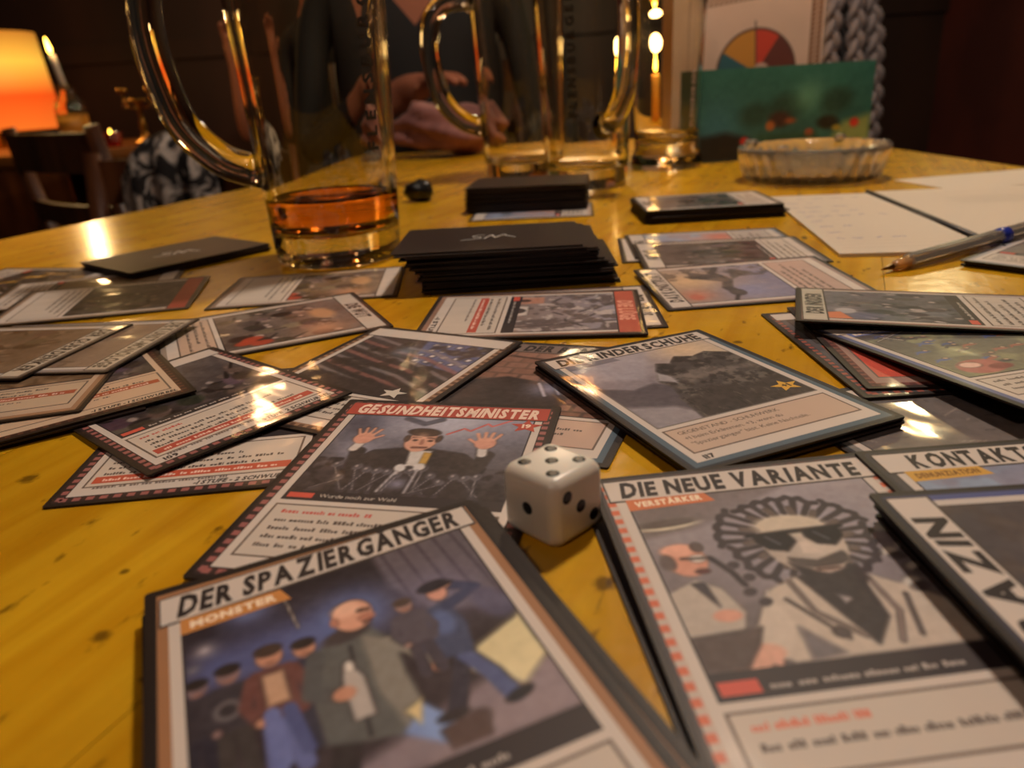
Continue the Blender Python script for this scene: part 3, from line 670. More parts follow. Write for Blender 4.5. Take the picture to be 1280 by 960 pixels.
def art_bricks(a):
    a.vgrad((78, 62, 56), (118, 92, 82))
    for r in range(10):
        for c in range(7):
            x = -27 + 8.2 * c + (4.1 if r % 2 else 0); y = 34 - 5.4 * r; k = 10 * math.sin(r * 3 + c * 7)
            a.poly([(x + .5, y - 4.6), (x + 7.6, y - 4.6), (x + 7.6, y), (x + .5, y)], (134 + k, 100 + k, 88 + k), .7, .85)
    a.line([(-4, 36), (18, 6)], 1.5, (166, 140, 126), .6, .8); a.line([(-20, 30), (24, 22)], 1.2, (70, 54, 50), .6, .8)
    a.poly([(-27, 4), (-14, 10), (2, 6), (10, -4), (10, -17), (-27, -17)], (62, 54, 54), 1.4); a.glow(2, 2, 6, (142, 142, 168), .8); a.line([(-2, 6), (3, -4)], 1.6, (176, 172, 186), .7); a.line([(3, 6), (7, -2)], 1.2, (160, 156, 172), .6)
    a.glow(20, 2, 7, (160, 130, 112), .7); a.grain(1.5, 10, 3)
def art_newsroom(a):
    a.vgrad((128, 112, 108), (140, 136, 148)); a.blotch(6, (96, 84, 84), .5, .6, .9, 2); a.blotch(4, (176, 166, 164), .55, .65, .8, 7)
    a.poly([(-24, 4), (-14, 4), (-14, -14), (-24, -14)], (168, 124, 108), .8); a.ell(-19, -5, 2, 3, (84, 66, 62), 0, .6)
    a.poly([(-10, -2), (4, -2), (4, -16), (-10, -16)], (186, 176, 172), .7); a.ell(-3, -8, 4, 4.6, (80, 68, 66), 0, .7); a.ell(-2.6, -9, 2.4, 2.8, (190, 160, 146), 0, .6)
    rng = random.Random(8)
    for i in range(26):
        x, y = rng.uniform(-26, 26), rng.uniform(4, 34); a.line([(x, y), (x + rng.uniform(-5, 5), y + rng.uniform(-5, 5))], .7, (72, 64, 66) if i % 3 else (190, 182, 180), .4)
    a.line([(14, 34), (22, -16)], .9, (80, 70, 70), .5); a.grain(1.6, 9, 1)
def art_dragon(a):
    a.vgrad((120, 116, 138), (146, 128, 118)); a.glow(6, 24, 14, (196, 164, 128), .8); a.glow(-14, 4, 10, (130, 130, 160), .8); a.glow(-16, 28, 7, (176, 116, 98), .9); a.ell(-19, 29, 4, 3, (176, 104, 88), 0, 1.6, .8)
    a.line([(-16, 10), (-8, 12), (4, 8), (16, 12), (24, 8)], 5.0, (78, 70, 70), 1.2, 1, 3); a.ell(-16, 10, 4.6, 3.4, (84, 76, 76), 0, .9); a.poly([(0, 9), (10, 24), (20, 22), (12, 10)], (92, 82, 80), 1.2); a.poly([(4, 6), (14, -6), (22, 2)], (86, 78, 78), 1.2)
    a.line([(-19, 11), (-26, 14)], 1.4, (70, 62, 62)); a.blotch(4, (70, 62, 60), .55, .65, .6, 3, (a.X > 8) * 1.0); a.grain(2, 9, 2)
def art_crowd(a, base=(80, 74, 78), hi=(150, 140, 140), seed=1):
    a.vgrad(base, tuple(min(255, v + 22) for v in base)); a.grain(7, 20, seed); rng = random.Random(seed)
    for i in range(26):
        x, y, s = rng.uniform(-25, 25), rng.uniform(-12, 26), rng.uniform(1.6, 3.4)
        dl = rng.uniform(-36, 30); c = [max(0, min(255, v + dl + rng.uniform(-6, 6))) for v in base]; dh = rng.uniform(-26, 22); a.ell(x, y - 3 * s * .8, s * 1.3, s * 1.6, c, 0, 1.0); a.ell(x, y, s * .62, s * .78, [v + dh for v in hi], 0, .7)
        a.line([(x, y - s), (x + rng.uniform(-6, 6), y + rng.uniform(-5, 5))], s * .5, [max(0, v - 28) for v in base], .6)
    a.grain(1.5, 12, seed + 3)
def art_assembly(a):
    art_crowd(a, (84, 80, 86), (158, 148, 148), 12); a.glow(-20, 22, 8, (98, 100, 128), .8); a.ell(-12, 28, 5, 4, (176, 170, 172), 0, 1.4, .8); a.poly([(-26, 26), (-14, 30), (-16, 35), (-26, 35)], (190, 116, 84), .8)
def art_fire(a):
    art_crowd(a, (92, 78, 72), (168, 150, 142), 5); a.glow(18, 20, 9, (186, 140, 110), .8)
    for p in ((20, -12), (16, -9), (23, -6)): a.ell(p[0], p[1], 3.2, 4.6, (170, 72, 52), 15, 1.2, .9)
    a.ell(-5, 24, 9, 5, (184, 144, 108), 10, 3, .8)
def art_sepia(a): art_crowd(a, (106, 84, 64), (150, 124, 100), 21); a.I = a.I * .5 + np.array((112, 90, 70)) * .5
def art_sepia2(a): art_crowd(a, (118, 98, 82), (160, 136, 116), 31); a.I = a.I * .45 + np.array((124, 104, 88)) * .55
def art_dark(a): art_crowd(a, (62, 54, 56), (118, 106, 104), 17)
def art_dark2(a): art_crowd(a, (58, 50, 48), (120, 104, 96), 23)
def art_rose(a):
    a.vgrad((168, 138, 134), (120, 124, 146)); a.blotch(8, (130, 146, 170), .5, .62, .8, 4); a.glow(14, -8, 9, (186, 112, 98), .9); a.ell(-4, 20, 12, 4, (92, 96, 108), 10, 2, .8); a.grain(2, 10, 1)
def art_wood(a):
    a.vgrad((112, 102, 98), (96, 90, 90)); rng = random.Random(3)
    for i in range(60):
        x, y = rng.uniform(-26, 26), rng.uniform(-16, 34); a.line([(x, y), (x + rng.uniform(-7, 7), y + rng.uniform(-3, 3))], .6, (140, 130, 124) if i % 2 else (74, 66, 66), .5, .7)
    a.grain(2, 10, 2)

# ---------------------------------------------------------------- poses: x, y, z (mm on the table), turn (deg), slopes of the resting plane
POSES={
 'PP0':(141.34,540.22,0.00,89.78,0.00000,0.00000),
 'X4':(-281.43,448.26,0.00,255.00,0.00000,0.00000),
 'X3':(-226.02,411.93,0.62,282.00,-0.01086,0.00291),
 'X1':(-98.69,388.55,0.00,272.32,0.00000,0.00000),
 'X2':(-202.33,383.05,1.10,280.31,-0.01376,0.01658),
 'Y0':(110.56,426.64,0.00,83.73,0.00000,0.00000),
 'Y1':(116.96,433.32,0.82,86.09,0.00000,0.00000),
 'Y2':(116.42,402.02,1.64,85.93,0.00000,0.00000),
 'E':(-102.20,318.15,0.46,293.96,-0.00039,0.00968),
 'P14':(17.66,318.18,0.00,267.54,0.00000,0.00000),
 'Q':(8.44,225.28,0.00,338.71,0.00000,0.00000),
 'P':(10.47,311.44,0.82,263.64,0.00000,0.00000),
 'M':(-87.84,216.00,0.00,3.99,0.00000,0.00000),
 'F':(-45.69,247.01,1.28,331.24,0.00486,0.00886),
 'L':(-105.97,234.61,1.43,46.66,0.02595,0.00277),
 'G':(-27.70,170.78,1.16,347.82,-0.01110,0.01762),
 'O':(109.75,340.24,1.40,92.91,0.00259,0.03642),
 'W':(117.14,170.09,0.00,15.00,0.00000,0.00000),
 'R0':(133.33,247.34,0.53,0.28,0.00006,-0.01167),
 'N0':(55.59,214.48,0.82,22.01,0.00000,0.00000),
 'N1':(55.60,213.42,1.64,22.11,0.00000,0.00000),
 'N2':(56.06,214.64,2.46,21.88,0.00000,0.00000),
 'N':(55.17,213.35,3.28,21.43,0.00000,0.00000),
 'V0':(51.76,113.19,0.00,5.45,0.00000,0.00000),
 'V':(53.07,115.15,2.48,4.80,-0.00304,0.03626),
 'K':(115.86,119.11,2.49,4.33,-0.02826,0.03414),
 'S0':(-19.25,90.96,1.33,22.47,0.02105,0.01922),
 'S1':(-24.03,92.05,2.07,21.37,0.02105,0.01922),
 'S2':(-20.94,93.84,2.99,21.85,0.02105,0.01922),
 'S3':(-22.48,89.71,3.69,23.22,0.02105,0.01922),
 'S4':(-21.10,92.67,4.60,23.52,0.02105,0.01922),
 'S':(-23.68,92.98,5.37,22.45,0.02105,0.01922),
 'T0':(118.74,103.87,2.71,92.89,-0.02826,0.03414),
 'T1':(120.76,103.02,3.44,93.06,-0.02826,0.03414),
 'T2':(118.74,105.05,4.39,92.67,-0.02826,0.03414),
 'T3':(120.67,103.29,5.10,91.92,-0.02826,0.03414),
 'T4':(118.91,103.53,5.97,91.17,-0.02826,0.03414),
 'T':(117.23,104.54,6.88,92.41,-0.02826,0.03414),
 'R':(140.49,248.66,1.34,354.55,0.00006,-0.01167),
 'A0':(196.00,189.00,1.64,15.29,-0.04338,-0.00752),
 'A1':(195.24,187.01,2.50,15.46,-0.04338,-0.00752),
 'A':(150.54,225.14,4.77,11.97,0.01071,-0.06191),
 'B':(156.16,276.08,3.58,69.65,-0.03510,-0.06519),
 'J0':(-167.32,247.77,0.99,31.30,0.01826,-0.00191),
 'J':(-155.99,256.17,2.00,34.04,0.01826,-0.00191),
 'I':(-175.74,263.01,2.45,10.32,0.01826,-0.00191),
 'H':(-182.92,298.29,3.07,261.19,0.01826,-0.00191),
 'D':(-211.29,297.02,3.37,259.27,0.01826,-0.00191),
}
P = POSES
BLUE = (70, 82, 112); STEEL = (78, 94, 108)
DASH = dict(border=(52, 38, 36), border2=(58, 42, 40), dash=(150, 92, 88))
RED = (176, 76, 62)
card(P['S'], 'sleeved card of a bald walker with a torch, lying uppermost beside the white die', border=(34, 27, 25), border2=(152, 108, 76), title='DER SPAZIERGÄNGER', ttilt=1.3,
     tagc=(190, 128, 70), tagtext='MONSTER', art=art_walker, ab=-17, cap=5.5, redtag=None, lines=4, seed=2, res=0.34)
for k in range(5):
    card(P['S%d' % k], 'sleeved card in the pile underneath the bald walker card', 'cards piled under the walker card', border=(34, 27, 25), border2=(140, 98, 70), seed=k, lines=2)
card(P['V'], 'sleeved card of a bearded virus-headed man in sunglasses and white coat', border=(70, 62, 64), border2=(188, 170, 160), dash=(196, 104, 76), title='DIE NEUE VARIANTE', ttilt=-.3,
     tagc=(196, 112, 72), tagtext='VERSTÄRKER', art=art_variant, ab=-17, cap=6.0, head=((206, 110, 84), 18), lines=3, seed=4, res=0.34, star=(26.5, -28, (214, 158, 60)))
card(P['V0'], 'sleeved card half hidden under the virus-headed man card', border=(46, 42, 46), border2=(60, 56, 60), seed=8)
card(P['K'], 'sleeved card with a yellow tag and long bold title beside the virus-headed man', border=(58, 54, 58), border2=(70, 66, 70), title='KONTAKTSPERRE', tagc=(196, 150, 66), tagtext='DENUNZIATION', tagtc=(120, 78, 30), art=art_rose, seed=6)
card(P['T'], 'blue-bordered sleeved card of a huge grey-brown dome lying askew on top', border=(52, 50, 58), border2=(78, 84, 132), title='TERAZIN', tw=46, art=art_bulk, seed=7, res=.5, white=(190, 180, 174))
for k in range(5):
    card(P['T%d' % k], 'sleeved card in the pile under the blue-bordered dome card', 'cards piled under the dome card', border=(52, 50, 58), border2=(110, 84, 80), seed=9 + k)
for k in range(3):
    card(P['N%d' % k], 'sleeved card hidden directly under the mountain cliff card', 'cards under the cliff card', border=(44, 46, 54), border2=STEEL, seed=70 + k)
for k in range(2):
    card(P['A%d' % k], 'sleeved card in the pile propping up the little blue figures card', 'cards propping the blue figures card', border=(56, 56, 66), border2=(96, 102, 140), seed=80 + k)
card(P['N'], 'blue-bordered sleeved card of a misty grey mountain cliff with a gold star', border=(44, 46, 54), border2=STEEL, title='DIE KINDERSCHUHE', tagc=(116, 112, 124), art=art_peak, ab=-20, cap=0.6,
     capc=(120, 112, 108), boxc=(186, 162, 146), texts=['GEGENSTAND - SCHUHWERK', '+1 beim Erklimmen. +3, wenn du', '"Spaziergänger" bist. Keine Nachteile.'], star=(22, -13, (206, 158, 62), '+1'), number='117', res=.45, seed=3)
card(P['G'], 'sleeved card of a man with both hands raised before many microphones', **DASH, title='GESUNDHEITSMINISTER', tcol=(224, 196, 180), tbg=(168, 70, 58), art=art_minister, ab=-9.5, cap=4.4, capt='Wurde noch zur Wahl', head=((190, 92, 84), 22), lines=6, seed=5, res=.38,
     star=(25, 31, (176, 70, 56), '19', (230, 200, 180)))
card(P['Q'], 'sleeved card of a dim brick cellar under the cliff card', border=(40, 36, 38), border2=STEEL, title='DER BUNKER', tbg=(120, 104, 100), art=art_bricks, ab=-17, cap=.6, boxc=(182, 154, 140), lines=4, seed=11, res=.5)
card(P['F'], 'sleeved card of a striped flag with white stars on blue', border=(52, 40, 34), border2=(150, 116, 92), dash=(96, 70, 56), art=art_flag, ab=-17, cap=.6, star=(16, -13, (196, 186, 176)), lines=4, seed=12, res=.5)
card(P['L'], 'sleeved card numbered 109 with a red stripe and dark picture', **DASH, art=art_dark, ab=-10, cap=4.5, lines=3, head=((190, 92, 84), 14), stripe=RED, foot='-1 STUFE  2 SCHWURBEL', number='109', seed=13, res=.6, boxc=(196, 182, 170))
card(P['M'], 'sleeved card with a red stripe lying flat under the card numbered 109', **DASH, art=art_dark2, ab=-10, cap=4.5, lines=3, head=((190, 92, 84), 14), stripe=(186, 84, 62), foot='-1 STUFE - 2 SCHWURBEL', seed=14, res=.7, boxc=(196, 182, 170))
card(P['P'], 'sleeved card with a red title strip and grey sketched faces before the black pile', border=(58, 46, 44), border2=(140, 108, 92), art=art_newsroom, ab=-6, cap=5, tbg=(176, 84, 68), title='DIE LÜGE', tcol=(214, 150, 130), stripe=RED, lines=2, foot='-1 STUFE', seed=15, res=.6)
card(P['P14'], 'sleeved card under the red-titled card of sketched faces', border=(58, 50, 50), border2=(128, 98, 88), title='DER VIRUS', art=art_dark2, seed=16, res=1.0)
card(P['O'], 'sleeved card of a dark dragon gliding through a hazy evening sky', border=(62, 58, 60), border2=(152, 130, 124), title='DAS KONSTRUKT', art=art_dragon, ab=-14, cap=.6, lines=4, boxc=(176, 150, 140), seed=17, res=.6)
card(P['Y2'], 'sleeved card mostly hidden beneath the dragon card', border=(60, 56, 58), border2=(120, 108, 106), title='ABSTAND', art=art_dark, seed=18, res=1.0)
card(P['Y1'], 'sleeved card with a rose and blue picture by the scribbled notebook', border=(66, 64, 66), border2=(124, 126, 140), title='IMPFUNG', art=art_rose, ab=-14, cap=.6, lines=4, boxc=(176, 164, 158), seed=19, res=.8)
card(P['Y0'], 'sleeved card under the rose and blue picture card', border=(66, 64, 66), border2=(186, 160, 84), seed=20, art=art_sepia, res=1.2)
card(P['R'], 'sleeved card with a large red panel poking out below the little blue figures', border=(52, 36, 34), border2=(120, 70, 64), dash=(84, 48, 46), art=art_dark, ab=10, cap=.6, boxc=(190, 76, 62), lines=0, seed=21, res=1.0, white=(150, 120, 112))
card(P['R0'], 'sleeved card with red panels under the large red panel card', border=(46, 42, 44), border2=(70, 66, 70), dash=(150, 80, 68), art=art_dark2, ab=5, cap=.6, boxc=(176, 78, 62), seed=22, res=1.0, white=(84, 80, 84))
card(P['A'], 'blue-bordered sleeved card of little blue figures scattered on a grey-green field', border=(56, 56, 66), border2=(96, 102, 140), title='ANGEBEREI', tagc=(108, 118, 170), tagtext='EREIGNIS', art=art_figures, ab=-20, cap=.6, seed=23, res=.45)
card(P['B'], 'sleeved card of a grey crowded assembly hall', border=(58, 46, 46), border2=(150, 116, 106), title='DER INSIDER', tbg=(182, 174, 160), art=art_assembly, ab=-10, cap=5, lines=5, seed=24, res=.5)
card(P['W'], 'sleeved card of splintered grey planks glaring between its neighbours', border=(58, 58, 60), border2=(120, 116, 112), art=art_wood, ab=-18, cap=.6, star=(-10, 26, (176, 124, 62)), seed=25, res=.6)
card(P['J'], 'sleeved card with a brown dashed border and glinting foil beside the card numbered 109', border=(54, 36, 28), border2=(92, 58, 44), dash=(58, 36, 30), art=art_dark, ab=-12, cap=1, lines=2, stripe=(166, 82, 52), foot='-1 STUFE - 1 SCHWURBEL', seed=26, res=.8, boxc=(196, 166, 140), white=(196, 170, 146))
card(P['J0'], 'sleeved card underneath the brown dashed border card', border=(40, 30, 28), border2=(70, 52, 46), seed=27)
card(P['I'], 'sleeved card with a tan border and red stripe under the upside-down titles', border=(96, 72, 52), border2=(158, 120, 92), art=art_sepia, ab=-12, cap=1, lines=2, stripe=(162, 84, 60), seed=28, res=.8, boxc=(188, 164, 140), white=(186, 160, 138))
card(P['H'], 'sleeved sepia card whose long hyphenated title faces away, below the topmost sepia card', border=(120, 106, 100), border2=(150, 138, 134), title='DIE KUNST-MONOLOGE', tcol=(92, 80, 66), tbg=(190, 176, 158), art=art_sepia2, seed=29, res=.7)
card(P['D'], 'topmost sepia-toned card with bold upside-down title, overlapping the long hyphenated title', border=(128, 110, 96), border2=(168, 150, 134), title='DER QUERDENKER', tcol=(70, 58, 48), tbg=(192, 178, 160), art=art_sepia, seed=30, res=.7)
card(P['E'], 'sleeved card of a fiery crowd under the sepia cards', border=(60, 54, 52), border2=(150, 134, 122), title='DIE WUT', tbg=(188, 178, 168), art=art_fire, ab=-20, cap=.6, lines=3, boxc=(184, 158, 140), seed=31, res=.6)
card(P['X1'], 'sleeved card lying against the foot of the half-empty beer mug', border=(62, 52, 48), border2=(130, 108, 96), art=art_fire, ab=-8, cap=.6, lines=3, seed=32, res=.8, boxc=(192, 182, 172))
card(P['X2'], 'sleeved card with a red end strip and wavy shiny foil', border=(70, 58, 52), border2=(140, 116, 98), tbg=(160, 66, 52), art=art_dark2, ab=-12, cap=.6, seed=33, res=.8)
card(P['X3'], 'sleeved card with a brown picture in front of the flat black pack', border=(60, 48, 40), border2=(120, 98, 80), art=art_sepia, seed=34, res=1.0)
card(P['X4'], 'sleeved card nearest the table edge beyond the sepia cards', border=(60, 48, 40), border2=(110, 92, 78), art=art_dark2, seed=35, res=1.0)
# pile of face-up cards by the notebook
x, y = P['PP0'][:2]; rng = random.Random(12); npp = 11
for k in range(npp):
    top = k == npp - 1; q = (x + rng.uniform(-1.6, 1.6), y + rng.uniform(-1.5, 1.5), 0.80 * k, 89.8 + rng.uniform(-2.0, 2.0), 0, 0)
    if top: card(q, 'topmost face-up card of the tidy pile by the notebook', 'face-up pile by the notebook', border=(70, 64, 62), border2=(130, 122, 116), art=art_dark, title='MASKE', lines=4, seed=40, res=1.0)
    else: card(q, 'sleeved card inside the tidy face-up pile by the notebook', 'face-up pile by the notebook', border=(70, 64, 62), seed=41 + k)
# pile at the right under the pen
for k in range(4):
    q = (270 + rng.uniform(-2, 2) - k, 351 + rng.uniform(-2, 2), 0.80 * k, -52 + rng.uniform(-4, 4), 0, 0)
    card(q, ('topmost card of the fanned pile under the clear pen' if k == 3 else 'sleeved card in the fanned pile under the clear pen'), 'fanned pile under the pen', border=(84, 80, 84), border2=(150, 146, 150), art=art_wood if k == 3 else None, seed=50 + k, res=1.0)
# face-up card under the far black pile
card((24, 592, 0, 84, 0, 0), 'face-up sleeved card pinned under the far black pile', border=(80, 72, 72), border2=(160, 146, 142), art=art_rose, seed=60, res=1.0)

# black-backed cards, face down
def scribble(parent, z=0.63, s=1.0):
    b = MB(); c = []
    def pen(pts, wd=0.42):
        for i in range(len(pts) - 1):
            (ax, ay), (bx, by) = pts[i], pts[i + 1]; L = math.hypot(bx - ax, by - ay) + 1e-9; nx_, ny_ = -(by - ay) / L * wd, (bx - ax) / L * wd
            b.poly([(ax - nx_, ay - ny_), (bx - nx_, by - ny_), (bx + nx_, by + ny_), (ax + nx_, ay + ny_)], z + 0.002 * i, (200, 195, 190))
    S = [(4.5 - 9 + 3.2 * math.cos(t) * (1 if t < math.pi else 1), 5 * math.sin(t)) for t in ()]
    pen([(-14, -5.5), (-8, -5), (-4.5, -3.2), (-4.2, -.8), (-7.5, 1.0), (-8.6, 3.2), (-6.2, 5.2), (-2.4, 5.6)])
    pen([(-2.4, -5.0), (-.6, .5), (1.4, 5.2), (2.4, 0), (3.2, -3.4), (5.4, 1.6), (7.6, 5.2), (9.0, .6), (13.5, -4.6)])
    return b.build('signature', M_SIGN, parent)
def black_card(pose, label, group, sig=False):
    t = thing('face_down_card', label, 'card', group=group); place(t, pose); sleeve(t)
    if sig:
        o = scribble(t); o.rotation_euler = (0, 0, R(sig)); 
    return t
rng = random.Random(5); n1 = 24
for k in range(n1):
    f = k / (n1 - 1.0); dx = 6.0 - 10 * max(0.0, f - .35) / .65 + rng.uniform(-2.2, 2.2); dy = rng.uniform(-1.6, 1.6) + 2 * f
    q = (dx + (2 if k % 5 == 0 else 0), 390 + dy, 0.82 * k, 90 + rng.uniform(-3, 3), 0, 0)
    if k == n1 - 1:
        q = (-7, 393, 0.82 * k, 87.5, 0, 0)
        black_card(q, 'black card back with silver signature topping the pile beside the beer mug', 'black pile beside the mug', sig=-90)
    else: black_card(q, 'black-backed card in the messy pile beside the beer mug', 'black pile beside the mug')
n2 = 23
for k in range(n2):
    q = (23 + rng.uniform(-1.5, 1.5), 624 + rng.uniform(-1.5, 1.5), 0.82 * (k + 1), 82 + rng.uniform(-1.5, 1.5), 0, 0)
    black_card(q, 'topmost black-backed card of the far pile' if k == n2 - 1 else 'black-backed card in the far straight pile', 'far black pile')
for k in range(6):
    q = (-204 + rng.uniform(-2.5, 2.5), 484 + rng.uniform(-2, 2), 0.82 * k, -42 + rng.uniform(-3, 3), 0, 0)
    black_card(q, 'black card back with silver signature topping the low flat pack' if k == 5 else 'black-backed card in the low flat pack by the mug handle', 'low black pack', sig=65 if k == 5 else False)

# ================================================================== die
def build_die():
    t = thing('die', 'white six-sided die with black pips standing among the cards', 'die', tb(7.4, 146.5, 0.05), R(43))
    h = 8.0; bm = bmesh.new(); bmesh.ops.create_cube(bm, size=16.0)
    bmesh.ops.bevel(bm, geom=list(bm.edges), offset=2.6, segments=6, profile=0.5, affect='EDGES')
    for v in bm.verts:                       # gently rounded corners
        r = v.co.length; lim = 11.6
        if r > lim: v.co *= (lim + (r - lim) * 0.25) / r
        v.co.z += h
    bmesh.ops.scale(bm, verts=bm.verts, vec=(0.001,) * 3)
    me = bpy.data.meshes.new('body'); bm.to_mesh(me); bm.free()
    for p in me.polygons: p.use_smooth = True
    me.materials.append(M_DIE); o = bpy.data.objects.new('body', me); COL.objects.link(o); o.parent = t
    e = 4.1; lay = {'top': [(-e, -e), (e, e), (0, 0), (-e, e), (e, -e)], '-x': [(0, 0)], '-y': [(-e, e * .9), (0, 0), (e, -e * .9)],
                    'x': [(a, b) for a in (-e, e) for b in (-e, 0, e)], 'y': [(-e, -e), (e, e), (-e, e), (e, -e)], 'bottom': [(-e, -e), (e, e)]}
    for face, ps in lay.items():
        for a, b in ps:
            m = MB(); m.smooth = True
            m.lathe([(1.45, 0.0), (1.40, 0.035), (0.6, 0.02), (0.0, 0.0)], 20)
            p = m.build('pip', M_PIP, t)
            if face == 'top': p.location = (a * .001, b * .001, .016)
            elif face == 'bottom': p.location = (a * .001, b * .001, 0); p.rotation_euler = (math.pi, 0, 0)
            elif face == '-x': p.location = (-.008, a * .001, (h + b) * .001); p.rotation_euler = (0, -math.pi / 2, 0)
            elif face == 'x': p.location = (.008, a * .001, (h + b) * .001); p.rotation_euler = (0, math.pi / 2, 0)
            elif face == '-y': p.location = (a * .001, -.008, (h + b) * .001); p.rotation_euler = (math.pi / 2, 0, 0)
            else: p.location = (a * .001, .008, (h + b) * .001); p.rotation_euler = (-math.pi / 2, 0, 0)
build_die()

# ================================================================== beer mugs
def mug_r(z): return 36.0 + 8.6 * (z / 185.0) ** 0.85      # outer radius at height z
def mug(label, x, y, hang, letter=None, H_=188.0, group='ribbed glass mugs'):
    """hang: direction of the handle (deg); letter: direction the lettering faces (deg)"""
    t = thing('beer_mug', label, 'mug', tb(x, y, 0), 0, group)
    b = MB(); b.smooth = True
    prof = [(0, 1.5), (26, 1.5), (30, 0.0), (33.5, 0.2), (35.5, 1.6), (36.2, 4)]
    prof += [(mug_r(z), z) for z in (8, 14, 25, 40, 60, 90, 120, 150, 175)] + [(mug_r(H_) - .3, H_ - 2), (mug_r(H_) - 1.2, H_ - .3), (mug_r(H_) - 2.6, H_), (mug_r(H_) - 3.8, H_ - 1.2)]
    prof += [(mug_r(z) - 4.2, z) for z in (170, 140, 110, 80, 55, 35, 25)] + [(mug_r(20) - 5.2, 20), (mug_r(17) - 9, 17.2), (18, 16.2), (0, 16)]
    b.lathe(prof, 72)
    b.build('body', M_GLASS, t, merge=True)
    # handle: thick glass loop
    hb = MB(); hb.smooth = True; a = R(hang); dx, dy = math.cos(a), math.sin(a)
    ctrl = [(mug_r(56) - 2.6, 54), (mug_r(56) + 6, 55), (mug_r(60) + 20, 62), (mug_r(75) + 35, 80), (mug_r(95) + 41, 105), (mug_r(120) + 42, 130), (mug_r(145) + 37, 152), (mug_r(158) + 24, 165), (mug_r(166) + 8, 168), (mug_r(167) - 2.6, 168)]
    pts = []
    for i in range(len(ctrl) - 1):                       # Catmull-Rom
        p0, p1, p2, p3 = ctrl[max(i - 1, 0)], ctrl[i], ctrl[i + 1], ctrl[min(i + 2, len(ctrl) - 1)]
        for k in range(6):
            u = k / 6.0
            q = [0.5 * ((2 * p1[j]) + (-p0[j] + p2[j]) * u + (2 * p0[j] - 5 * p1[j] + 4 * p2[j] - p3[j]) * u * u + (-p0[j] + 3 * p1[j] - 3 * p2[j] + p3[j]) * u ** 3) for j in (0, 1)]
            pts.append(q)
    pts.append(ctrl[-1]); n = len(pts)
    rad = [9.0 + 2.4 * math.exp(-(i / 3.0) ** 2) + 2.6 * math.exp(-((n - 1 - i) / 3.0) ** 2) for i in range(n)]
    hb.tube([(p[0] * dx, p[0] * dy, p[1]) for p in pts], rad, 16, sq=(0.95, 1.05))
    hb.build('handle', M_GLASS, t)
    if letter is not None:
        lb = MB(); s = 'FLENSBURGER'; zz = 62.0
        for ch in s:
            v, f, wd = GB[ch]; k = 10.0
            out = []
            for X, Y in v:                              # letters climb the glass, tops to the left of the viewer
                z = zz + X * k; r = mug_r(z) + 0.15; an = R(letter) - (Y - .35) * k * 1.0 / r
                out.append((r * math.cos(an), r * math.sin(an), z))
            lb.add(out, f); zz += wd * k + 3.0
        lb.build('lettering', M_MUGINK, t)
    return t
mug('glass beer mug with a little amber beer left in it', -98, 461, 186, letter=-38)
def beer():
    b = MB(); b.smooth = True; rr = lambda z: mug_r(z) - 4.05
    b.lathe([(0, 16.15), (18, 16.35), (mug_r(17) - 8.9, 17.4), (mug_r(20) - 5.0, 20.2), (rr(27), 27), (rr(35), 35), (rr(38), 38.6), (rr(38) - 2.5, 37.6), (0, 37.4)], 72)
    o = b.build('beer_dregs', M_BEER, merge=True); o.location = tb(-98, 461, 0)
    tag(o, 'shallow amber beer at the bottom of the large mug', 'beer')
beer()
mug('empty glass mug whose handle turns toward the half-empty mug, behind the far black pile', 24, 818, 188)
mug('empty glass mug with dark upright lettering and its handle facing the cards', 80, 722, -72, letter=-112)
def tall_glass():
    t = thing('beer_glass', 'tall slim beer glass with a heavy foot beside the green game box', 'glass', tb(176, 836, 0))
    b = MB(); b.smooth = True
    prof = [(0, 1), (29, 1), (33, 0), (36.5, 1.5), (37, 6), (35.5, 13), (32.5, 20), (33, 40), (35, 90), (37, 140), (38, 176), (37.2, 178), (36.2, 177)] + [(34.6, 140), (32.6, 90), (30.4, 40), (28, 27), (20, 24), (0, 23)]
    b.lathe(prof, 64); b.build('body', M_GLASS, t, merge=True)
    lb = MB(); zz = 42.0
    for ch in 'FLENSBURGER':
        v, f, wd = GB[ch]; k = 6.0; out = []
        for X, Y in v:
            z = zz + X * k; r = 33.0 + 2.0 * max(0, (z - 40)) / 50 + .3; an = R(-55) - (Y - .35) * k / r
            out.append((r * math.cos(an), r * math.sin(an), z))
        lb.add(out, f); zz += wd * k + 1.4
    lb.build('lettering', mat('pale_mug_ink', (190, 176, 170), .5), t)
tall_glass()
# small black lump behind the large mug
b = MB(); b.smooth = True
b.ell((0, 0, 9), (13, 10, 9.5), 20, 12, fn=lambda d: 1 + .10 * math.sin(5 * d.x + 3 * d.y) + .06 * math.sin(9 * d.z + 4 * d.x))
o = b.build('pouch', mat('black_leather', (18, 15, 15), .35)); o.location = tb(-70, 690, 0)
tag(o, 'small black rounded pouch on the table behind the half-empty mug', 'pouch')

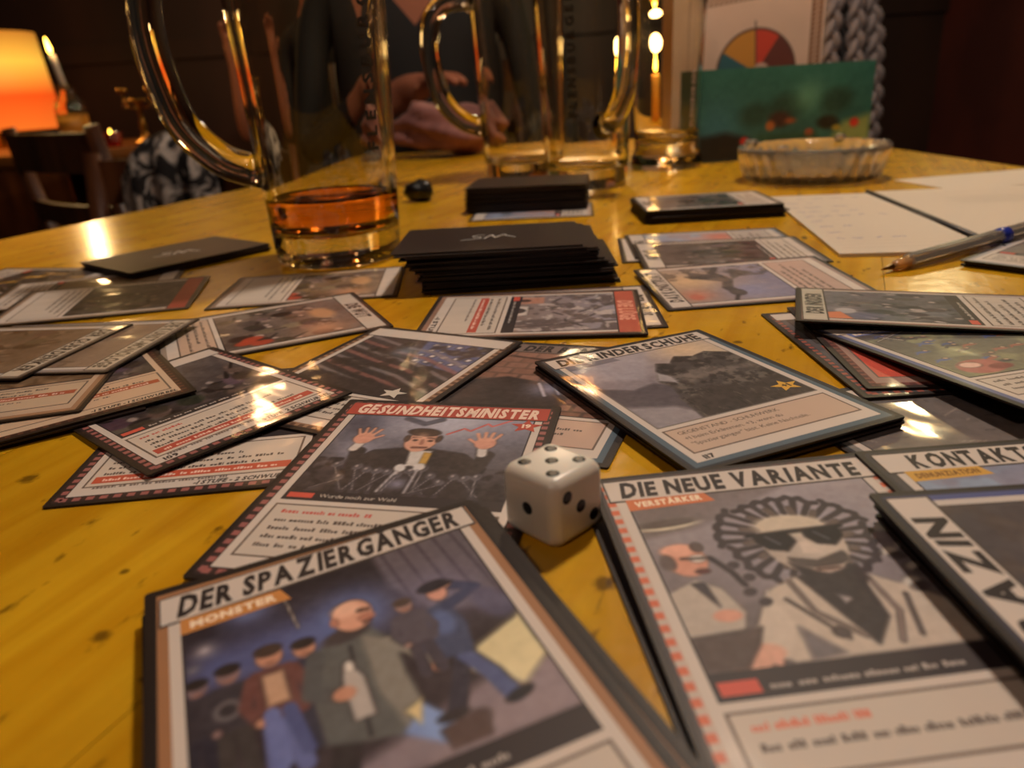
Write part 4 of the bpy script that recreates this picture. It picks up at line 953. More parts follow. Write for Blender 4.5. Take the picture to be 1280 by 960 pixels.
# ================================================================== glass ashtray
def ashtray():
    t = thing('ashtray', 'round pressed-glass ashtray with a fluted wall before the green game box', 'ashtray', tb(268, 678, 0)); t.scale = (.93, .93, .84)
    b = MB(); b.smooth = True
    fl = lambda r, z, a: r * (1 + (.022 * math.cos(28 * a) if 4 < z < 29 and r > 50 else 0) - (.0 if r < 40 else 0))
    prof = [(0, 0), (50, 0), (56, 1), (59, 5), (62, 14), (64.5, 24), (66, 29), (66.5, 33), (65, 35), (61, 35), (58, 32), (55, 22), (50, 11), (44, 8), (0, 8)]
    b.lathe(prof, 168, fn=fl)
    M_ASH = mat('pressed_glass', (244, 236, 222), .05, Transmission_Weight=.88, IOR=1.48); b.build('bowl', M_ASH, t, merge=True)
    for k in range(4):
        a = R(45 + 90 * k); r = MB(); r.smooth = True
        r.tube([(56 * math.cos(a), 56 * math.sin(a), 35.2), (66 * math.cos(a), 66 * math.sin(a), 35.2)], 4.2, 10)
        r.build('cigarette_rest', M_ASH, t)
ashtray()

# ================================================================== game boxes
def carton(name, label, loc, rz, w_, d_, h_, side, fn, artres=1.0, lean=0.0):
    t = thing(name, label, 'box', loc, rz); t.rotation_euler = (lean, 0, rz)
    b = MB(); b.box(0, 0, 0, w_, d_, h_, side); b.build('carton', M_FLAT, t, colattr=True)
    a = Art(0, 0, w_, h_, artres, side); fn(a)
    o = bpy.data.objects.new('printed_front', a.mesh('printed_front')); o.data.materials.append(M_FLAT); COL.objects.link(o); o.parent = t
    o.rotation_euler = (math.pi / 2, 0, 0); o.location = (0, -0.0003, 0)
    return t
def art_island(a):
    a.vgrad((42, 80, 74), (50, 106, 92)); a.blotch(40, (54, 112, 96), .5, .7, .8, 2); a.glow(20, 30, 30, (56, 112, 124), .9)
    a.poly([(0, 0), (62, 0), (56, 22), (30, 30), (0, 26)], (20, 18, 16), 8); a.poly([(130, 0), (190, 0), (190, 40), (160, 34)], (136, 150, 86), 8)
    for x, y, r in ((96, 52, 20), (60, 46, 16), (150, 56, 18)): a.ell(x, y, r, r * .7, (34, 62, 48), 10, 9, .8)
    a.glow(118, 62, 16, (100, 156, 126), .8); a.ell(88, 40, 12, 8, (66, 40, 30), 0, 5); a.ell(78, 34, 5, 5, (170, 96, 44), 0, 3); a.ell(100, 38, 6, 3, (150, 80, 44), 0, 3); a.ell(142, 34, 12, 7, (34, 34, 22), 0, 4); a.ell(152, 28, 5, 3, (160, 140, 50), 0, 2)
    for x, y, c in ((50, 20, (170, 40, 34)), (122, 24, (190, 80, 50)), (172, 32, (200, 50, 36))): a.ell(x, y, 5, 4.6, c, 0, 3)
    a.poly([(60, 10), (140, 8), (130, 24), (66, 24)], (40, 72, 44), 8, .8); a.grain(5, 8, 3)
carton('green_game_box', 'dark green board-game box with jungle picture standing behind the ashtray', tb(214, 852, 0), R(5.2), 190, 58, 93, (58, 106, 116), art_island)
def art_wheel(a):
    a.vgrad((206, 170, 146), (216, 182, 158)); a.grain(30, 6, 1); cx, cy, r = 96, 88, 45
    an = np.degrees(np.arctan2(a.Y - cy, a.X - cx)) % 360; rr = np.hypot(a.X - cx, a.Y - cy); disc = np.clip((r - rr) / 1.5, 0, 1)
    a.ell(cx, cy, r + 1.6, r + 1.6, (90, 60, 46), 0, 1.5)
    for lo, hi, c in ((0, 56, (104, 52, 40)), (56, 94, (200, 66, 44)), (94, 150, (196, 130, 50)), (150, 215, (52, 92, 96)), (215, 290, (170, 140, 60)), (290, 360, (110, 60, 50))):
        a.mixin(disc * ((an >= lo) & (an < hi)), c)
    a.line([(cx, cy), (cx - 3, cy + r + 8)], 1.6, (84, 64, 54), 1); a.ell(cx + 6, cy + 4, 8, 6, (196, 160, 140), 0, 1.5)
    for x in (158, 168): a.line([(x, 0), (x, 195)], 2.2, (104, 62, 34), 1)
    for k in range(40): a.line([(158, 3 + 5 * k), (168, 8 + 5 * k)], 2.4, (128, 78, 42), 1)
    a.line([(22, 156), (158, 172)], 1.0, (110, 76, 56), 1); a.line([(22, 158), (22, 0)], 1.0, (120, 84, 64), 1)
    for k in range(24): a.line([(24 + 5.6 * k, 158 + .66 * k), (28 + 5.6 * k, 164 + .66 * k)], 2.0, (128, 84, 50), 1)
carton('wheel_game_box', 'tall cream game box with a coloured wheel standing behind the green box', tb(204, 938, 0), R(3), 172, 45, 196, (206, 172, 150), art_wheel, 1.0)
carton('plain_game_box', 'plain cream game box peeping out behind the wheel box', tb(214, 1000, 0), R(4), 160, 40, 172, (206, 166, 146), lambda a: (a.grain(20, 5, 1), a.line([(12, 160), (12, 0)], 1.5, (140, 90, 74), 1)), 2.0)

# ================================================================== notebook, pen
M_PAPER = mat('paper', (202, 188, 170), .7)
M_INKB = mat('blue_ink', (88, 88, 150), .6); M_LINE = mat('ruling', (150, 138, 128), .7)
def notebook():
    t = thing('notebook', 'open white notebook with faint blue handwriting beside the clear pen', 'notebook', tb(258, 470, 0), R(-7))
    b = MB(); b.box(-74, -100, 0, -1.6, 102, 1.8); o1 = b.build('left_page', M_PAPER, t); o1.rotation_euler = (0, 0, R(-2))
    b = MB(); b.box(1.6, -92, 0, 118, 110, 1.6); b.build('right_page', M_PAPER, t)
    b = MB(); b.smooth = True; b.tube([(0, -98, 1.2), (0, 106, 1.2)], 2.4, 10); b.build('spine', mat('spine_black', (30, 26, 26), .5), t)
    rr = random.Random(3); b = MB()
    for i in range(9):
        y = 84 - 18 * i; x = -68
        while x < -14:
            wd = rr.uniform(3, 10); n = max(3, int(wd / .9)); pts = [(x + wd * k / n, y + rr.uniform(-1.7, 2.4)) for k in range(n + 1)]
            for k in range(n):
                (ax, ay), (bx, by) = pts[k], pts[k + 1]; b.poly([(ax, ay), (bx, by), (bx, by + 1.2), (ax, ay + 1.2)], 1.86, (90, 90, 140))
            x += wd + rr.uniform(2, 9)
            if rr.random() < .25: break
    b.build('handwriting', M_INKB, t)
    b = MB()
    for i in range(22):
        y = 96 - 8.6 * i; b.rect(-72, y, -5, y + .3, 1.83, (150, 140, 130)); b.rect(6, y, 114, y + .3, 1.63, (150, 140, 130))
    for i in range(20): x = 40 + 3.6 * i; b.rect(x, 40, x + .3, 70, 1.64, (150, 140, 130))
    b.build('ruling', M_LINE, t)
notebook()
o = MB(); o.box(-60, -36, 0, 60, 36, .5); o = o.build('loose_sheet', M_PAPER); o.location = tb(416 - 30, 612, 0); o.rotation_euler = (0, 0, R(8)); tag(o, 'loose white sheet beyond the open notebook', 'paper')
def pen():
    a = Vector((172.5, 344.5, 2.2)); dr = Vector((77, 37.5, 3.6)); dr.normalize()
    t = thing('ballpoint_pen', 'clear plastic ballpoint pen with a blue plug resting on the fanned pile', 'pen', tb(*a))
    q = dr.to_track_quat('X', 'Z'); t.rotation_mode = 'QUATERNION'; t.rotation_quaternion = q
    cl = mat('clear_plastic', (214, 202, 188), .12, Transmission_Weight=.72, IOR=1.45)
    b = MB(); b.tube([(16, 0, 0), (18, 0, 0), (140, 0, 0)], [3.2, 4.0, 4.0], 6); b.build('barrel', cl, t)
    b = MB(); b.smooth = True; b.tube([(7, 0, 0), (10, 0, 0), (18.5, 0, 0)], [1.6, 2.6, 3.4], 16); b.build('nose_cone', mat('smoky_plastic', (226, 176, 120), .1, Transmission_Weight=.5), t)
    b = MB(); b.smooth = True; b.tube([(0, 0, 0), (1, 0, 0), (7.5, 0, 0)], [.4, .6, 1.6], 12); b.build('tip', M_BRASS, t)
    b = MB(); b.smooth = True; b.tube([(18.6, 0, 0), (138, 0, 0)], 1.25, 12); b.build('refill', mat('dark_refill', (20, 18, 26), .3), t)
    b = MB(); b.smooth = True; b.tube([(84, 0, 0), (90, 0, 0)], 4.25, 16); b.build('blue_band', mat('blue_plastic', (36, 52, 150), .3), t)
    b = MB(); b.smooth = True; b.tube([(139, 0, 0), (146, 0, 0), (147, 0, 0)], [4.1, 4.1, 3], 12); b.build('end_plug', mat('blue_plastic_end', (36, 52, 150), .3), t)
pen()
# candle burning beyond the glasses
M_FLAME = emis('flame', (255, 190, 70), 22.0); M_WAX = mat('yellow_wax', (214, 160, 60), .4, Subsurface_Weight=.3, Subsurface_Scale=.01)
M_WAXW = mat('white_wax', (220, 206, 184), .4, Subsurface_Weight=.3, Subsurface_Scale=.01)
def candle(label, loc, h, r, wax, fl=1.0, tilt=(0, 0), power=1.2):
    t = thing('candle', label, 'candle', loc); t.rotation_euler = (tilt[0], tilt[1], 0)
    b = MB(); b.smooth = True; b.lathe([(0, 0), (r, 0), (r, h - 2), (r - 1, h), (r * .5, h - 1), (0, h - 1.5)], 24); b.build('stick', wax, t)
    b = MB(); b.tube([(0, 0, h - 2), (0, 0, h + 4), (.8, 0, h + 7)], .7, 8); b.build('wick', M_CORD, t)
    b = MB(); b.smooth = True; b.lathe([(0, h + 3), (3.2 * fl, h + 7 * fl), (4.4 * fl, h + 12 * fl), (3.2 * fl, h + 21 * fl), (1.2 * fl, h + 30 * fl), (0, h + 35 * fl)], 16); b.build('flame', M_FLAME, t)
    d = bpy.data.lights.new('flame_light', 'POINT'); d.energy = power; d.color = (1, .62, .25); d.shadow_soft_size = .012
    o = bpy.data.objects.new('flame_light', d); COL.objects.link(o); o.location = (loc[0] + math.sin(tilt[1]) * (h + 16) * .001, loc[1] - math.sin(tilt[0]) * (h + 16) * .001, loc[2] + (h + 50 * fl) * .001)
    return t
candle('lit yellow candle burning on the table behind the slim beer glass', tb(228, 1196, 0), 92, 9, M_WAX, .8, power=.8)
# crumpled mauve scarf at the far end
def blob_cloth(name, label, cat, loc, r, m, seed, n=40, mm=24, rz=0, amp=.22):
    b = MB(); b.smooth = True; rr = random.Random(seed); ph = [rr.uniform(0, 6) for _ in range(8)]
    def fn(d):
        return 1 + amp * (.5 * math.sin(4.2 * d.x + 2.4 * d.z + ph[0]) + .4 * math.sin(7.3 * d.y + 3 * d.x + ph[1]) + .35 * math.sin(9 * d.z + 5 * d.x + ph[2]) + .2 * math.sin(15 * d.x + 8 * d.z + ph[3]))
    b.ell((0, 0, r[2]), r, n, mm, fn=fn)
    zmin = min(v[2] for v in b.v); b.v = [(x, y, max(z - zmin, 0)) for x, y, z in b.v]
    o = b.build(name, m); o.location = loc; o.rotation_euler = (0, 0, rz); return tag(o, label, cat)
M_MAUVE = mat('mauve_cloth', (112, 70, 66), .85); mix_noise(M_MAUVE, (92, 54, 52), (136, 88, 82), 25)
blob_cloth('scarf', 'crumpled mauve scarf lying at the far end of the card table', 'scarf', tb(-72, 1166, 0), (80, 58, 34), M_MAUVE, 4)

# ================================================================== background: chairs, second table, people
def chair(label, x, y, rz, w_=440, topz=800, seatz=450):
    t = thing('wooden_chair', label, 'chair', (x, y, 0), rz, 'dark wooden pub chairs'); hw = w_ / 2
    b = MB(); b.prism(rounded(w_, 420, 30), seatz - 28, seatz); b.build('seat', M_DWOOD, t)
    for s in (-1, 1):
        b = MB(); b.tube([(s * (hw - 30), -180, 0), (s * (hw - 30), -180, seatz - 28)], [15, 20], 10); b.build('leg', M_DWOOD, t)
        b = MB(); b.smooth = True; b.tube([(s * (hw - 24), 205, 0), (s * (hw - 24), 185, seatz - 60), (s * (hw - 22), 190, seatz), (s * (hw - 14), 240, topz)], [16, 20, 20, 15], 10); b.build('back_post', M_DWOOD, t)
    for z0, z1 in ((topz - 85, topz - 12), (topz - 190, topz - 150), (topz - 270, topz - 236)):
        b = MB(); yy = 190 + 50 * ((z0 + z1) / 2 - seatz) / (topz - seatz)
        n = 10; pts = [(-hw + 18 + (w_ - 36) * k / n, yy + 26 * math.sin(math.pi * k / n)) for k in range(n + 1)]
        b.prism(pts + [(p[0], p[1] + 16) for p in reversed(pts)], z0, z1); b.build('back_rail', M_DWOOD, t)
    for yy, z in ((-180, 220),):
        b = MB(); b.tube([(-hw + 30, yy, z), (hw - 30, yy, z)], 10, 8); b.build('stretcher', M_DWOOD, t)
    return t
chair('dark wooden chair with railed back in front of the candle table', -0.737, 1.815, R(139), topz=806)
chair('dark wooden chair with a patterned jacket over its back', -0.61, 1.10, R(-20), w_=380, topz=762)
M_PAT = mat('patterned_cloth', (120, 110, 105), .85)
tc = nd(M_PAT, 'ShaderNodeTexCoord'); vo = nd(M_PAT, 'ShaderNodeTexNoise'); vo.inputs['Scale'].default_value = 26; vo.inputs['Detail'].default_value = 3; vo.inputs['Distortion'].default_value = 1.5
lk(M_PAT, tc.outputs['Object'], vo.inputs[0]); rp = nd(M_PAT, 'ShaderNodeValToRGB'); rp.color_ramp.elements[0].position = .45; rp.color_ramp.elements[1].position = .60
rp.color_ramp.elements[0].color = (*s2l((26, 20, 20)), 1); rp.color_ramp.elements[1].color = (*s2l((196, 182, 172)), 1); lk(M_PAT, vo.outputs[0], rp.inputs[0]); lk(M_PAT, rp.outputs[0], bsdf(M_PAT).inputs['Base Color'])
def drape(name, label, cat, x, y, rz, wd, topz, drop, m, thick=34, seed=1):
    """cloth folded over a chair back: an arch in section, bulging and wavy"""
    b = MB(); b.smooth = True; rr = random.Random(seed); ph = rr.uniform(0, 6); nu, nv = 24, 22; vs = []; fs = []
    for i in range(nu + 1):
        u = i / nu; xx = (u - .5) * wd; sh = 1 - .55 * abs(2 * u - 1) ** 3
        for j in range(nv + 1):
            v = j / nv; s = (v - .5) * 2; ang = max(-1, min(1, s / .3)) * math.pi / 2
            hang = max(0, abs(s) - .3) / .7 * drop
            yy = math.copysign(1, s) * thick * abs(math.sin(ang)) + 8 * math.sin(7 * u * 3 + ph + 2 * s) * (.3 + abs(s)); zz = thick * math.cos(ang) * sh - hang - (1 - sh) * 60
            vs.append((xx + 6 * math.sin(5 * s + ph), yy, zz))
    for i in range(nu):
        for j in range(nv): a = i * (nv + 1) + j; fs.append((a, a + 1, a + nv + 2, a + nv + 1))
    b.add(vs, fs); o = b.build(name, m); o.location = (x, y, topz); o.rotation_euler = (0, 0, rz)
    md = o.modifiers.new('thickness', 'SOLIDIFY'); md.thickness = .004; md.offset = 1
    return tag(o, label, cat)
drape('jacket', 'black and white patterned jacket draped over a chair back', 'jacket', -0.525, 1.335, R(-20), 196, TZ + 0.012, 330, M_PAT, 42, 3)
# chair with knitted black jacket, grey braids
cst = thing('coat_stand', 'dark wooden coat stand behind the braided cardigan', 'coat stand', (0.59, 1.47, 0))
b = MB(); b.smooth = True; b.tube([(0, 0, 30), (0, 0, 1720)], 16, 14); b.build('pole', M_DWOOD, cst)
b = MB(); b.smooth = True; b.ell((0, 0, 1735), (24, 24, 28), 16, 10); b.build('finial', M_DWOOD, cst)
for k in range(4):
    a = R(45 + 90 * k); c_, s_ = math.cos(a), math.sin(a)
    b = MB(); b.smooth = True; b.tube([(0, 0, 60), (120 * c_, 120 * s_, 40), (200 * c_, 200 * s_, 12)], [16, 14, 12], 10); b.build('foot', M_DWOOD, cst)
    b = MB(); b.smooth = True; b.tube([(0, 0, 1600), (60 * c_, 60 * s_, 1610), (95 * c_, 95 * s_, 1660)], [9, 8, 7], 10); b.build('hook', M_DWOOD, cst)
b = MB(); b.smooth = True; b.tube([(0, 0, 940), (-20, -50, 946), (-26, -64, 962)], [8, 7, 6], 10); b.build('peg', M_DWOOD, cst)
M_KNIT = mat('black_knit', (24, 19, 20), .9); M_BRAID = mat('grey_braid', (120, 108, 106), .85)
def cardigan():
    t = thing('cardigan', 'black knitted cardigan with thick grey braids hung behind the green box', 'clothing', (0.548, 1.36, TZ - .36), R(12)); t.scale = (1.27, 1.27, 1.27)
    b = MB(); b.smooth = True
    b.ell((0, 0, 250), (52, 46, 222), 28, 22, fn=lambda d: 1 + .05 * math.sin(8 * d.x + 5 * d.z) + (.10 if d.z > .3 else 0)); b.build('body', M_KNIT, t)
    def braid(path, r=8.0):
        n = 64; P_ = [Vector(p) for p in path]; L = [0]
        for i in range(len(P_) - 1): L.append(L[-1] + (P_[i + 1] - P_[i]).length)
        def at(s):
            s = min(max(s, 0), L[-1] - 1e-6)
            for i in range(len(P_) - 1):
                if s <= L[i + 1]: return P_[i].lerp(P_[i + 1], (s - L[i]) / (L[i + 1] - L[i]))
        m = MB(); m.smooth = True
        for k in range(3):
            pts = []
            for i in range(n + 1):
                s = L[-1] * i / n; p = at(s); ph = s / 11.0 + 2 * math.pi * k / 3
                pts.append((p.x + r * math.sin(ph), p.y + r * .6 * math.sin(2 * ph) - 2, p.z))
            m.tube(pts, r * .62, 8)
        m.build('braid', M_BRAID, t)
    braid([(-30, -50, 150), (-31, -50, 330), (-28, -46, 420), (-14, -32, 462), (0, -26, 474)]); braid([(2, -54, 150), (3, -54, 340), (4, -44, 430), (2, -28, 474)])
    braid([(42, -42, 110), (44, -42, 300), (40, -36, 390), (26, -30, 446), (6, -26, 476)]); braid([(58, -22, 110), (58, -22, 300), (50, -20, 400), (34, -18, 446)], 7)
cardigan()
# second table with candle things
t2 = thing('round_side_table', 'dark wooden table holding the candles, beyond the card table', 'table', (-1.17, 2.28, 0))
b = MB(); b.smooth = False; b.lathe([(0, 712), (330, 712), (336, 720), (336, 734), (330, 740), (0, 740)], 48); b.build('table_top', mat('brown_table_wood', (120, 70, 26), .3), t2)
b = MB(); b.smooth = True; b.lathe([(0, 20), (230, 20), (60, 60), (45, 120), (45, 712), (0, 712)], 32); b.build('pedestal', M_DWOOD, t2)
b = MB(); b.lathe([(0, 0), (250, 0), (240, 22), (0, 22)], 32); b.build('foot', M_DWOOD, t2)
# candle in a glass bottle
bt = thing('candle_bottle', 'clear glass bottle with a candle stuck in its neck', 'bottle', (-1.128, 2.2, TZ))
b = MB(); b.smooth = True; b.lathe([(0, 2), (30, 0), (37, 3), (38, 12), (38, 100), (33, 116), (20, 132), (17, 150), (19, 156), (17, 158), (14, 156), (14, 135), (30, 112), (34.5, 98), (34.5, 14), (28, 8), (0, 8)], 40); b.build('body', M_GLASS, bt, merge=True)
b = MB(); b.smooth = True; b.lathe([(35.9, 30), (38.4, 30), (38.4, 84), (35.9, 84)], 40, closed=True); b.build('label_band', mat('amber_label', (190, 130, 40), .5), bt)
candle('thin white candle burning in the bottle on the far table', (-1.128, 2.2, TZ + .148), 84, 8, M_WAXW, 1.25, tilt=(0, R(-9)), power=2.5)
# brass candlestick and tealight
cs = thing('candlestick', 'tarnished brass candlestick with glass drops on the far table', 'candlestick', (-0.945, 2.2, TZ))
b = MB(); b.smooth = True; b.lathe([(0, 0), (38, 0), (36, 6), (14, 12), (7, 30), (11, 44), (6, 60), (6, 96), (12, 104), (24, 108), (24, 112), (0, 112)], 32); b.build('stem', M_BRASS, cs)
for s in (-1, 1):
    b = MB(); b.smooth = True; b.tube([(0, 0, 90), (s * 22, 0, 92), (s * 36, 0, 108), (s * 36, 0, 128)], 3.2, 10); b.build('arm', M_BRASS, cs)
    b = MB(); b.smooth = True; b.lathe([(0, 128), (10, 128), (14, 140), (11, 140), (8, 132), (0, 132)], 20); o = b.build('cup', M_BRASS, cs); o.location = (s * .036, 0, 0)
    b = MB(); b.smooth = True; b.ell((s * 36, 0, 98), (7, 7, 11), 12, 8); b.build('drop', M_GLASS, cs)
tl = thing('tealight', 'small red glass tealight on the far table', 'candle', (-1.0, 2.12, TZ))
b = MB(); b.smooth = True; b.lathe([(0, 0), (22, 0), (27, 34), (24.5, 34), (20, 4), (0, 4)], 28); b.build('holder', mat('red_glass', (210, 70, 50), .05, Transmission_Weight=.8), tl)
b = MB(); b.smooth = True; b.lathe([(0, 20), (2.6, 24), (3, 30), (0, 44)], 12); b.build('flame', M_FLAME, tl)
# glowing lamp with an orange shade on a wall shelf
ls = thing('table_lamp', 'glowing orange drum-shade lamp beyond the candle bottle', 'lamp', (-1.80, 2.98, TZ - .05))
M_SHADE = bpy.data.materials.new('orange_shade'); M_SHADE.use_nodes = True
tc = nd(M_SHADE, 'ShaderNodeTexCoord'); sp = nd(M_SHADE, 'ShaderNodeSeparateXYZ'); lk(M_SHADE, tc.outputs['Generated'], sp.inputs[0])
rp = nd(M_SHADE, 'ShaderNodeValToRGB'); e = rp.color_ramp.elements; e[0].position = 0.0; e[0].color = (*s2l((255, 120, 40)), 1); e[1].position = 1.0; e[1].color = (*s2l((190, 120, 40)), 1)
x_ = e.new(.35); x_.color = (*s2l((240, 84, 22)), 1); x_ = e.new(.7); x_.color = (*s2l((250, 190, 70)), 1)
lk(M_SHADE, sp.outputs[2], rp.inputs[0]); lk(M_SHADE, rp.outputs[0], bsdf(M_SHADE).inputs['Emission Color']); lk(M_SHADE, rp.outputs[0], bsdf(M_SHADE).inputs['Base Color']); bsdf(M_SHADE).inputs['Emission Strength'].default_value = .9
b = MB(); b.smooth = True; b.lathe([(215, 90), (190, 410), (187, 410), (212, 90)], 48, closed=True); b.build('shade', M_SHADE, ls)
b = MB(); b.smooth = True; b.lathe([(0, 0), (70, 0), (66, 14), (16, 24), (12, 120), (0, 120)], 32); b.build('base', M_BRASS, ls)
sh = thing('sideboard', 'dark wooden sideboard under the glowing orange lamp', 'sideboard', (-1.86, 3.06, 0))
b = MB(); b.box(-400, -220, 60, 400, 220, 660); b.build('body', M_DWOOD, sh)
b = MB(); b.box(-415, -235, 660, 415, 230, 690); b.build('top', M_DWOOD, sh)
for s in (-1, 1):
    b = MB(); b.box(s * 200 - 185, -232, 90, s * 200 + 185, -220, 640); dd = b.build('door', M_DWOOD, sh)
    b = MB(); b.smooth = True; b.ell((s * 40, -240, 380), (11, 11, 11), 12, 8); b.build('knob', M_BRASS, dd)
    for yy in (-180, 180):
        b = MB(); b.box(s * 360 - 25, yy - 25, 0, s * 360 + 25, yy + 25, 60); b.build('leg', M_DWOOD, sh)

# ---------------------------------------------------------------- people: one skinned figure each
M_SKINP = mat('skin', (150, 92, 68), .55, Subsurface_Weight=.1, Subsurface_Scale=.01)
M_BLACKC = mat('black_clothes', (20, 17, 18), .85); M_JEANS = mat('dark_jeans', (30, 30, 42), .85); M_SHOE = mat('shoe_leather', (24, 18, 15), .5)
M_HAIRB = mat('brown_hair', (40, 24, 14), .6); M_EYE = mat('eye_white', (210, 200, 190), .3); M_LIP = mat('lip', (150, 78, 66), .5)
M_VNECK = mat('black_vneck_top', (20, 17, 18), .8)
_tc = nd(M_VNECK, 'ShaderNodeTexCoord'); _s = nd(M_VNECK, 'ShaderNodeSeparateXYZ'); lk(M_VNECK, _tc.outputs['Object'], _s.inputs[0])
def _mt(op, a, b):
    n = nd(M_VNECK, 'ShaderNodeMath', operation=op)
    for i, v in enumerate((a, b)):
        if v is None: continue
        if isinstance(v, (int, float)): n.inputs[i].default_value = v
        else: lk(M_VNECK, v, n.inputs[i])
    return n.outputs[0]
_h = _mt('MULTIPLY', _mt('SUBTRACT', _s.outputs[2], TZ + .205), .8)
_in = _mt('MULTIPLY', _mt('LESS_THAN', _mt('ABSOLUTE', _mt('SUBTRACT', _s.outputs[0], .01), None), _h), _mt('LESS_THAN', _s.outputs[1], -.02))
_mx = nd(M_VNECK, 'ShaderNodeMix', data_type='RGBA'); lk(M_VNECK, _in, _mx.inputs['Factor']); _mx.inputs['A'].default_value = (*s2l((20, 17, 18)), 1); _mx.inputs['B'].default_value = (*s2l((150, 92, 68)), 1)
lk(M_VNECK, _mx.outputs['Result'], bsdf(M_VNECK).inputs['Base Color'])
def person(label, loc, rz, joints, shirt, vneck=0.0, sleeve_to='elbow'):
    """joints in metres, local frame: person faces -y, seat at origin level of the hips"""
    t = thing('person', label, 'person', loc, rz)
    J = dict(joints); names = []; co = []; rad = []
    def add(n, p, r): names.append(n); co.append(p); rad.append(r)
    for n, r in (('pelvis', (.15, .12)), ('belly', (.145, .11)), ('chest', (.165, .115)), ('collar', (.10, .08)), ('neck', (.052, .055)), ('skull0', (.06, .066)), ('skull1', (.078, .095)), ('skull2', (.066, .08)),
                 ('shl', (.062, .062)), ('ell', (.044, .044)), ('wrl', (.028, .025)), ('pal', (.036, .018)), ('shr', (.062, .062)), ('elr', (.044, .044)), ('wrr', (.028, .025)), ('par', (.036, .018)),
                 ('hil', (.085, .085)), ('knl', (.06, .06)), ('anl', (.042, .042)), ('tol', (.036, .03)), ('hir', (.085, .085)), ('knr', (.06, .06)), ('anr', (.042, .042)), ('tor', (.036, .03))):
        add(n, J[n], r)
    ix = {n: i for i, n in enumerate(names)}
    E_ = [('pelvis', 'belly'), ('belly', 'chest'), ('chest', 'collar'), ('collar', 'neck'), ('neck', 'skull0'), ('skull0', 'skull1'), ('skull1', 'skull2'), ('collar', 'shl'), ('shl', 'ell'), ('ell', 'wrl'), ('wrl', 'pal'), ('collar', 'shr'), ('shr', 'elr'), ('elr', 'wrr'), ('wrr', 'par'),
          ('pelvis', 'hil'), ('hil', 'knl'), ('knl', 'anl'), ('anl', 'tol'), ('pelvis', 'hir'), ('hir', 'knr'), ('knr', 'anr'), ('anr', 'tor')]
    edges = [(ix[a], ix[b]) for a, b in E_]
    for s in 'lr':                                       # five fingers rooted in the palm
        w_, p_ = Vector(J['wr' + s]), Vector(J['pa' + s]); d_ = (p_ - w_).normalized(); side = d_.cross(Vector((0, 0, 1)))
        if side.length < .1: side = Vector((1, 0, 0))
        side.normalize(); dn = side.cross(d_).normalized()
        if dn.z > 0: dn = -dn
        for k, (off, ln) in enumerate(((-.027, .062), (-.009, .072), (.009, .068), (.026, .054))):
            a_ = p_ + side * off + d_ * .012; i0 = len(co)
            for q, (f_, cl) in enumerate(((.45, .004), (.8, .016), (1.0, .032))): add('f', tuple(a_ + d_ * ln * f_ + dn * cl), (.0085 - .001 * q, .0085 - .001 * q))
            edges += [(ix['pa' + s], i0), (i0, i0 + 1), (i0 + 1, i0 + 2)]
        sg = 1 if s == 'l' else -1; i0 = len(co); b0 = w_.lerp(p_, .6)
        add('f', tuple(b0 + side * .036 * sg + d_ * .012), (.011, .011)); add('f', tuple(b0 + side * .05 * sg + d_ * .042 + dn * .01), (.009, .009)); edges += [(ix['pa' + s], i0), (i0, i0 + 1)]
    me = bpy.data.meshes.new('body'); me.from_pydata(co, edges, []); me.update()
    o = bpy.data.objects.new('body', me); COL.objects.link(o)
    sk = o.modifiers.new('skin', 'SKIN'); sk.use_smooth_shade = True
    for i, v in enumerate(me.skin_vertices[0].data): v.radius = rad[i]; v.use_root = (i == 0)
    sb = o.modifiers.new('sub', 'SUBSURF'); sb.levels = 3; sb.render_levels = 3
    bpy.context.view_layer.update()
    m2 = bpy.data.meshes.new_from_object(o.evaluated_get(bpy.context.evaluated_depsgraph_get())); bpy.data.objects.remove(o)
    for m in (M_SKINP, shirt, M_JEANS, M_SHOE): m2.materials.append(m)
    P_ = np.array(co); nb = [('arm', 'wr'), ('arm', 'pa')]
    nk = Vector(J['neck']); ch = Vector(J['chest'])
    segs = [(Vector(J[a]), Vector(J[b]), a, b) for a, b in E_]
    def part(p):
        best = None
        for a, b, na, nb_ in segs:
            ab = b - a; u = max(0, min(1, (p - a).dot(ab) / ab.length_squared)); d_ = (p - a - ab * u).length
            if best is None or d_ < best[0]: best = (d_, na, nb_, u)
        return best
    for p in m2.polygons:
        c = p.center; d_, na, nb_, u = part(c); k = 1
        if nb_.startswith('skull') or na == 'neck' or (na == 'collar' and nb_ == 'neck' and u > .45): k = 0
        elif nb_[:2] == 'pa' or (nb_[:2] == 'wr' and (u > .9 if sleeve_to == 'wrist' else True)): k = 0
        elif nb_[:2] in ('kn', 'an') or nb_[:2] == 'hi': k = 2
        elif nb_[:2] == 'to': k = 3
        if vneck and c.y < ch.y - .02 and c.z > nk.z - vneck - .05 and abs(c.x - nk.x) < (c.z - (nk.z - vneck - .05)) * .42 and na in ('collar', 'chest', 'neck', 'belly'): k = 0
        p.material_index = k; p.use_smooth = True
    bo = bpy.data.objects.new('body', m2); COL.objects.link(bo); bo.parent = t
    s0, s1, s2 = (Vector(J[k]) for k in ('skull0', 'skull1', 'skull2'))
    hb = MB(); hb.smooth = True
    hb.ell((s1.x, s1.y + .022, s1.z + .035), (.086, .098, .10), 24, 16, fn=lambda d: (1.02 + .02 * math.sin(14 * d.x + 9 * d.z)) if (d.y > -.25 or d.z > .55) else .80); hb.build('hair', M_HAIRB, t, scale=1.0)
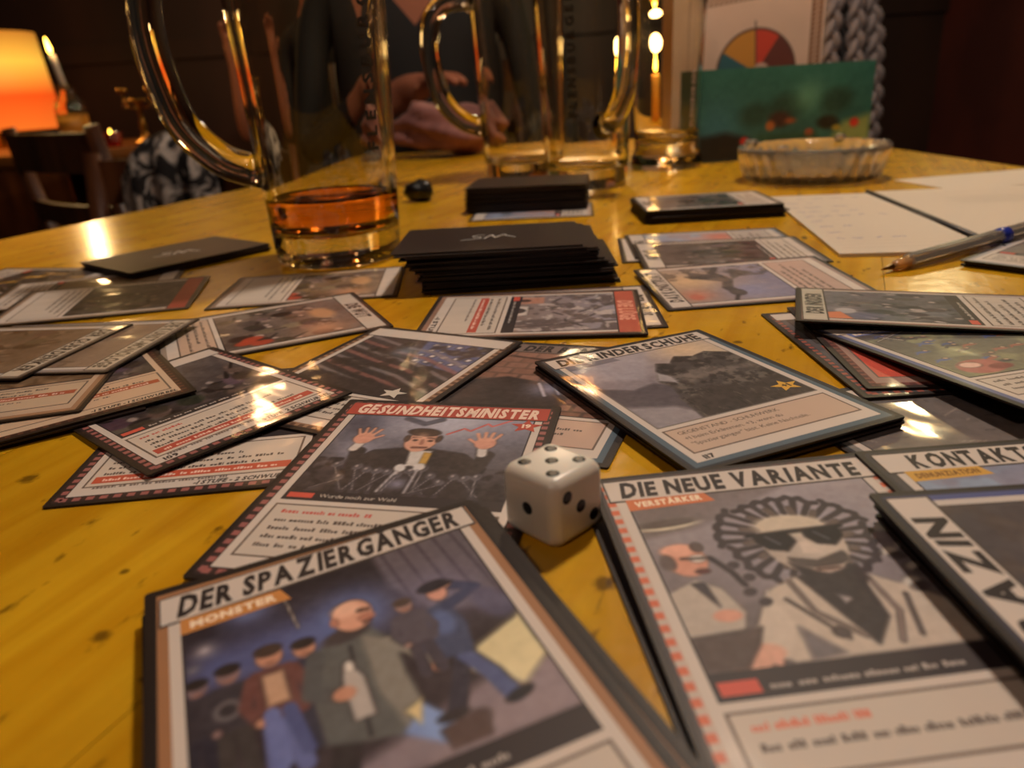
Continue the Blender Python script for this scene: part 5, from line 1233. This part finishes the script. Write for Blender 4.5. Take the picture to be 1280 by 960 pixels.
    for s in (-1, 1):
        e_ = MB(); e_.smooth = True; e_.ell((s1.x + s * .032, s1.y - .082, s1.z + .005), (.013, .010, .009), 12, 8); e_.build('eye', M_EYE, t, scale=1.0)
        e_ = MB(); e_.smooth = True; e_.ell((s1.x + s * .081, s1.y + .012, s1.z), (.012, .022, .032), 12, 8); e_.build('ear', M_SKINP, t, scale=1.0)
    e_ = MB(); e_.smooth = True; e_.ell((s1.x, s1.y - .098, s1.z - .024), (.014, .020, .026), 12, 8); e_.build('nose', M_SKINP, t, scale=1.0)
    e_ = MB(); e_.smooth = True; e_.ell((s0.x, s1.y - .080, s0.z + .012), (.024, .009, .008), 12, 8); e_.build('mouth', M_LIP, t, scale=1.0)
    return t
def seated(hand_l, hand_r, el_l, el_r, lean=0.0, sh=1.02, hip=.56):
    z = sh
    return {'pelvis': (0, .05, hip), 'belly': (0, .03 - lean * .3, hip + .16), 'chest': (0, .02 - lean * .7, hip + .34), 'collar': (0, -lean, z - .01), 'neck': (0, -.005 - lean, z + .075), 'skull0': (0, -.035 - lean, z + .15), 'skull1': (0, -.02 - lean, z + .225), 'skull2': (0, -.005 - lean, z + .285),
            'shl': (.185, -lean, z - .045), 'ell': el_l, 'wrl': tuple(Vector(el_l).lerp(Vector(hand_l), .78)), 'pal': hand_l, 'shr': (-.185, -lean, z - .045), 'elr': el_r, 'wrr': tuple(Vector(el_r).lerp(Vector(hand_r), .78)), 'par': hand_r,
            'hil': (.10, -.03, hip - .01), 'knl': (.12, -.42, hip - .03), 'anl': (.12, -.40, .10), 'tol': (.12, -.54, .035), 'hir': (-.10, -.03, hip - .01), 'knr': (-.12, -.42, hip - .03), 'anr': (-.12, -.40, .10), 'tor': (-.12, -.54, .035)}
person('person in a black V-neck top seated beyond the far end with hands near the chest', (-.15, 1.70, 0), 0, seated((.16, -.22, TZ - .10), (.02, -.24, TZ + .10), (.27, -.06, TZ - .02), (-.26, -.08, TZ - .02), .02), M_VNECK, sleeve_to='wrist')
person('person in a black short-sleeved shirt seated far behind the half-empty mug, forearm raised', (-.54, 2.72, 0), R(0), seated((.20, -.30, TZ + .02), (-.235, -.16, TZ + .25), (.28, -.10, TZ - .04), (-.25, -.10, TZ - .03), .02), M_BLACKC, sleeve_to='elbow')
for lab, x, y, rz in (('dark wooden chair under the person in the V-neck', -.15, 1.78, 0), ('dark wooden chair under the person with the raised forearm', -.54, 2.80, 0)):
    chair(lab, x, y, rz, topz=900)
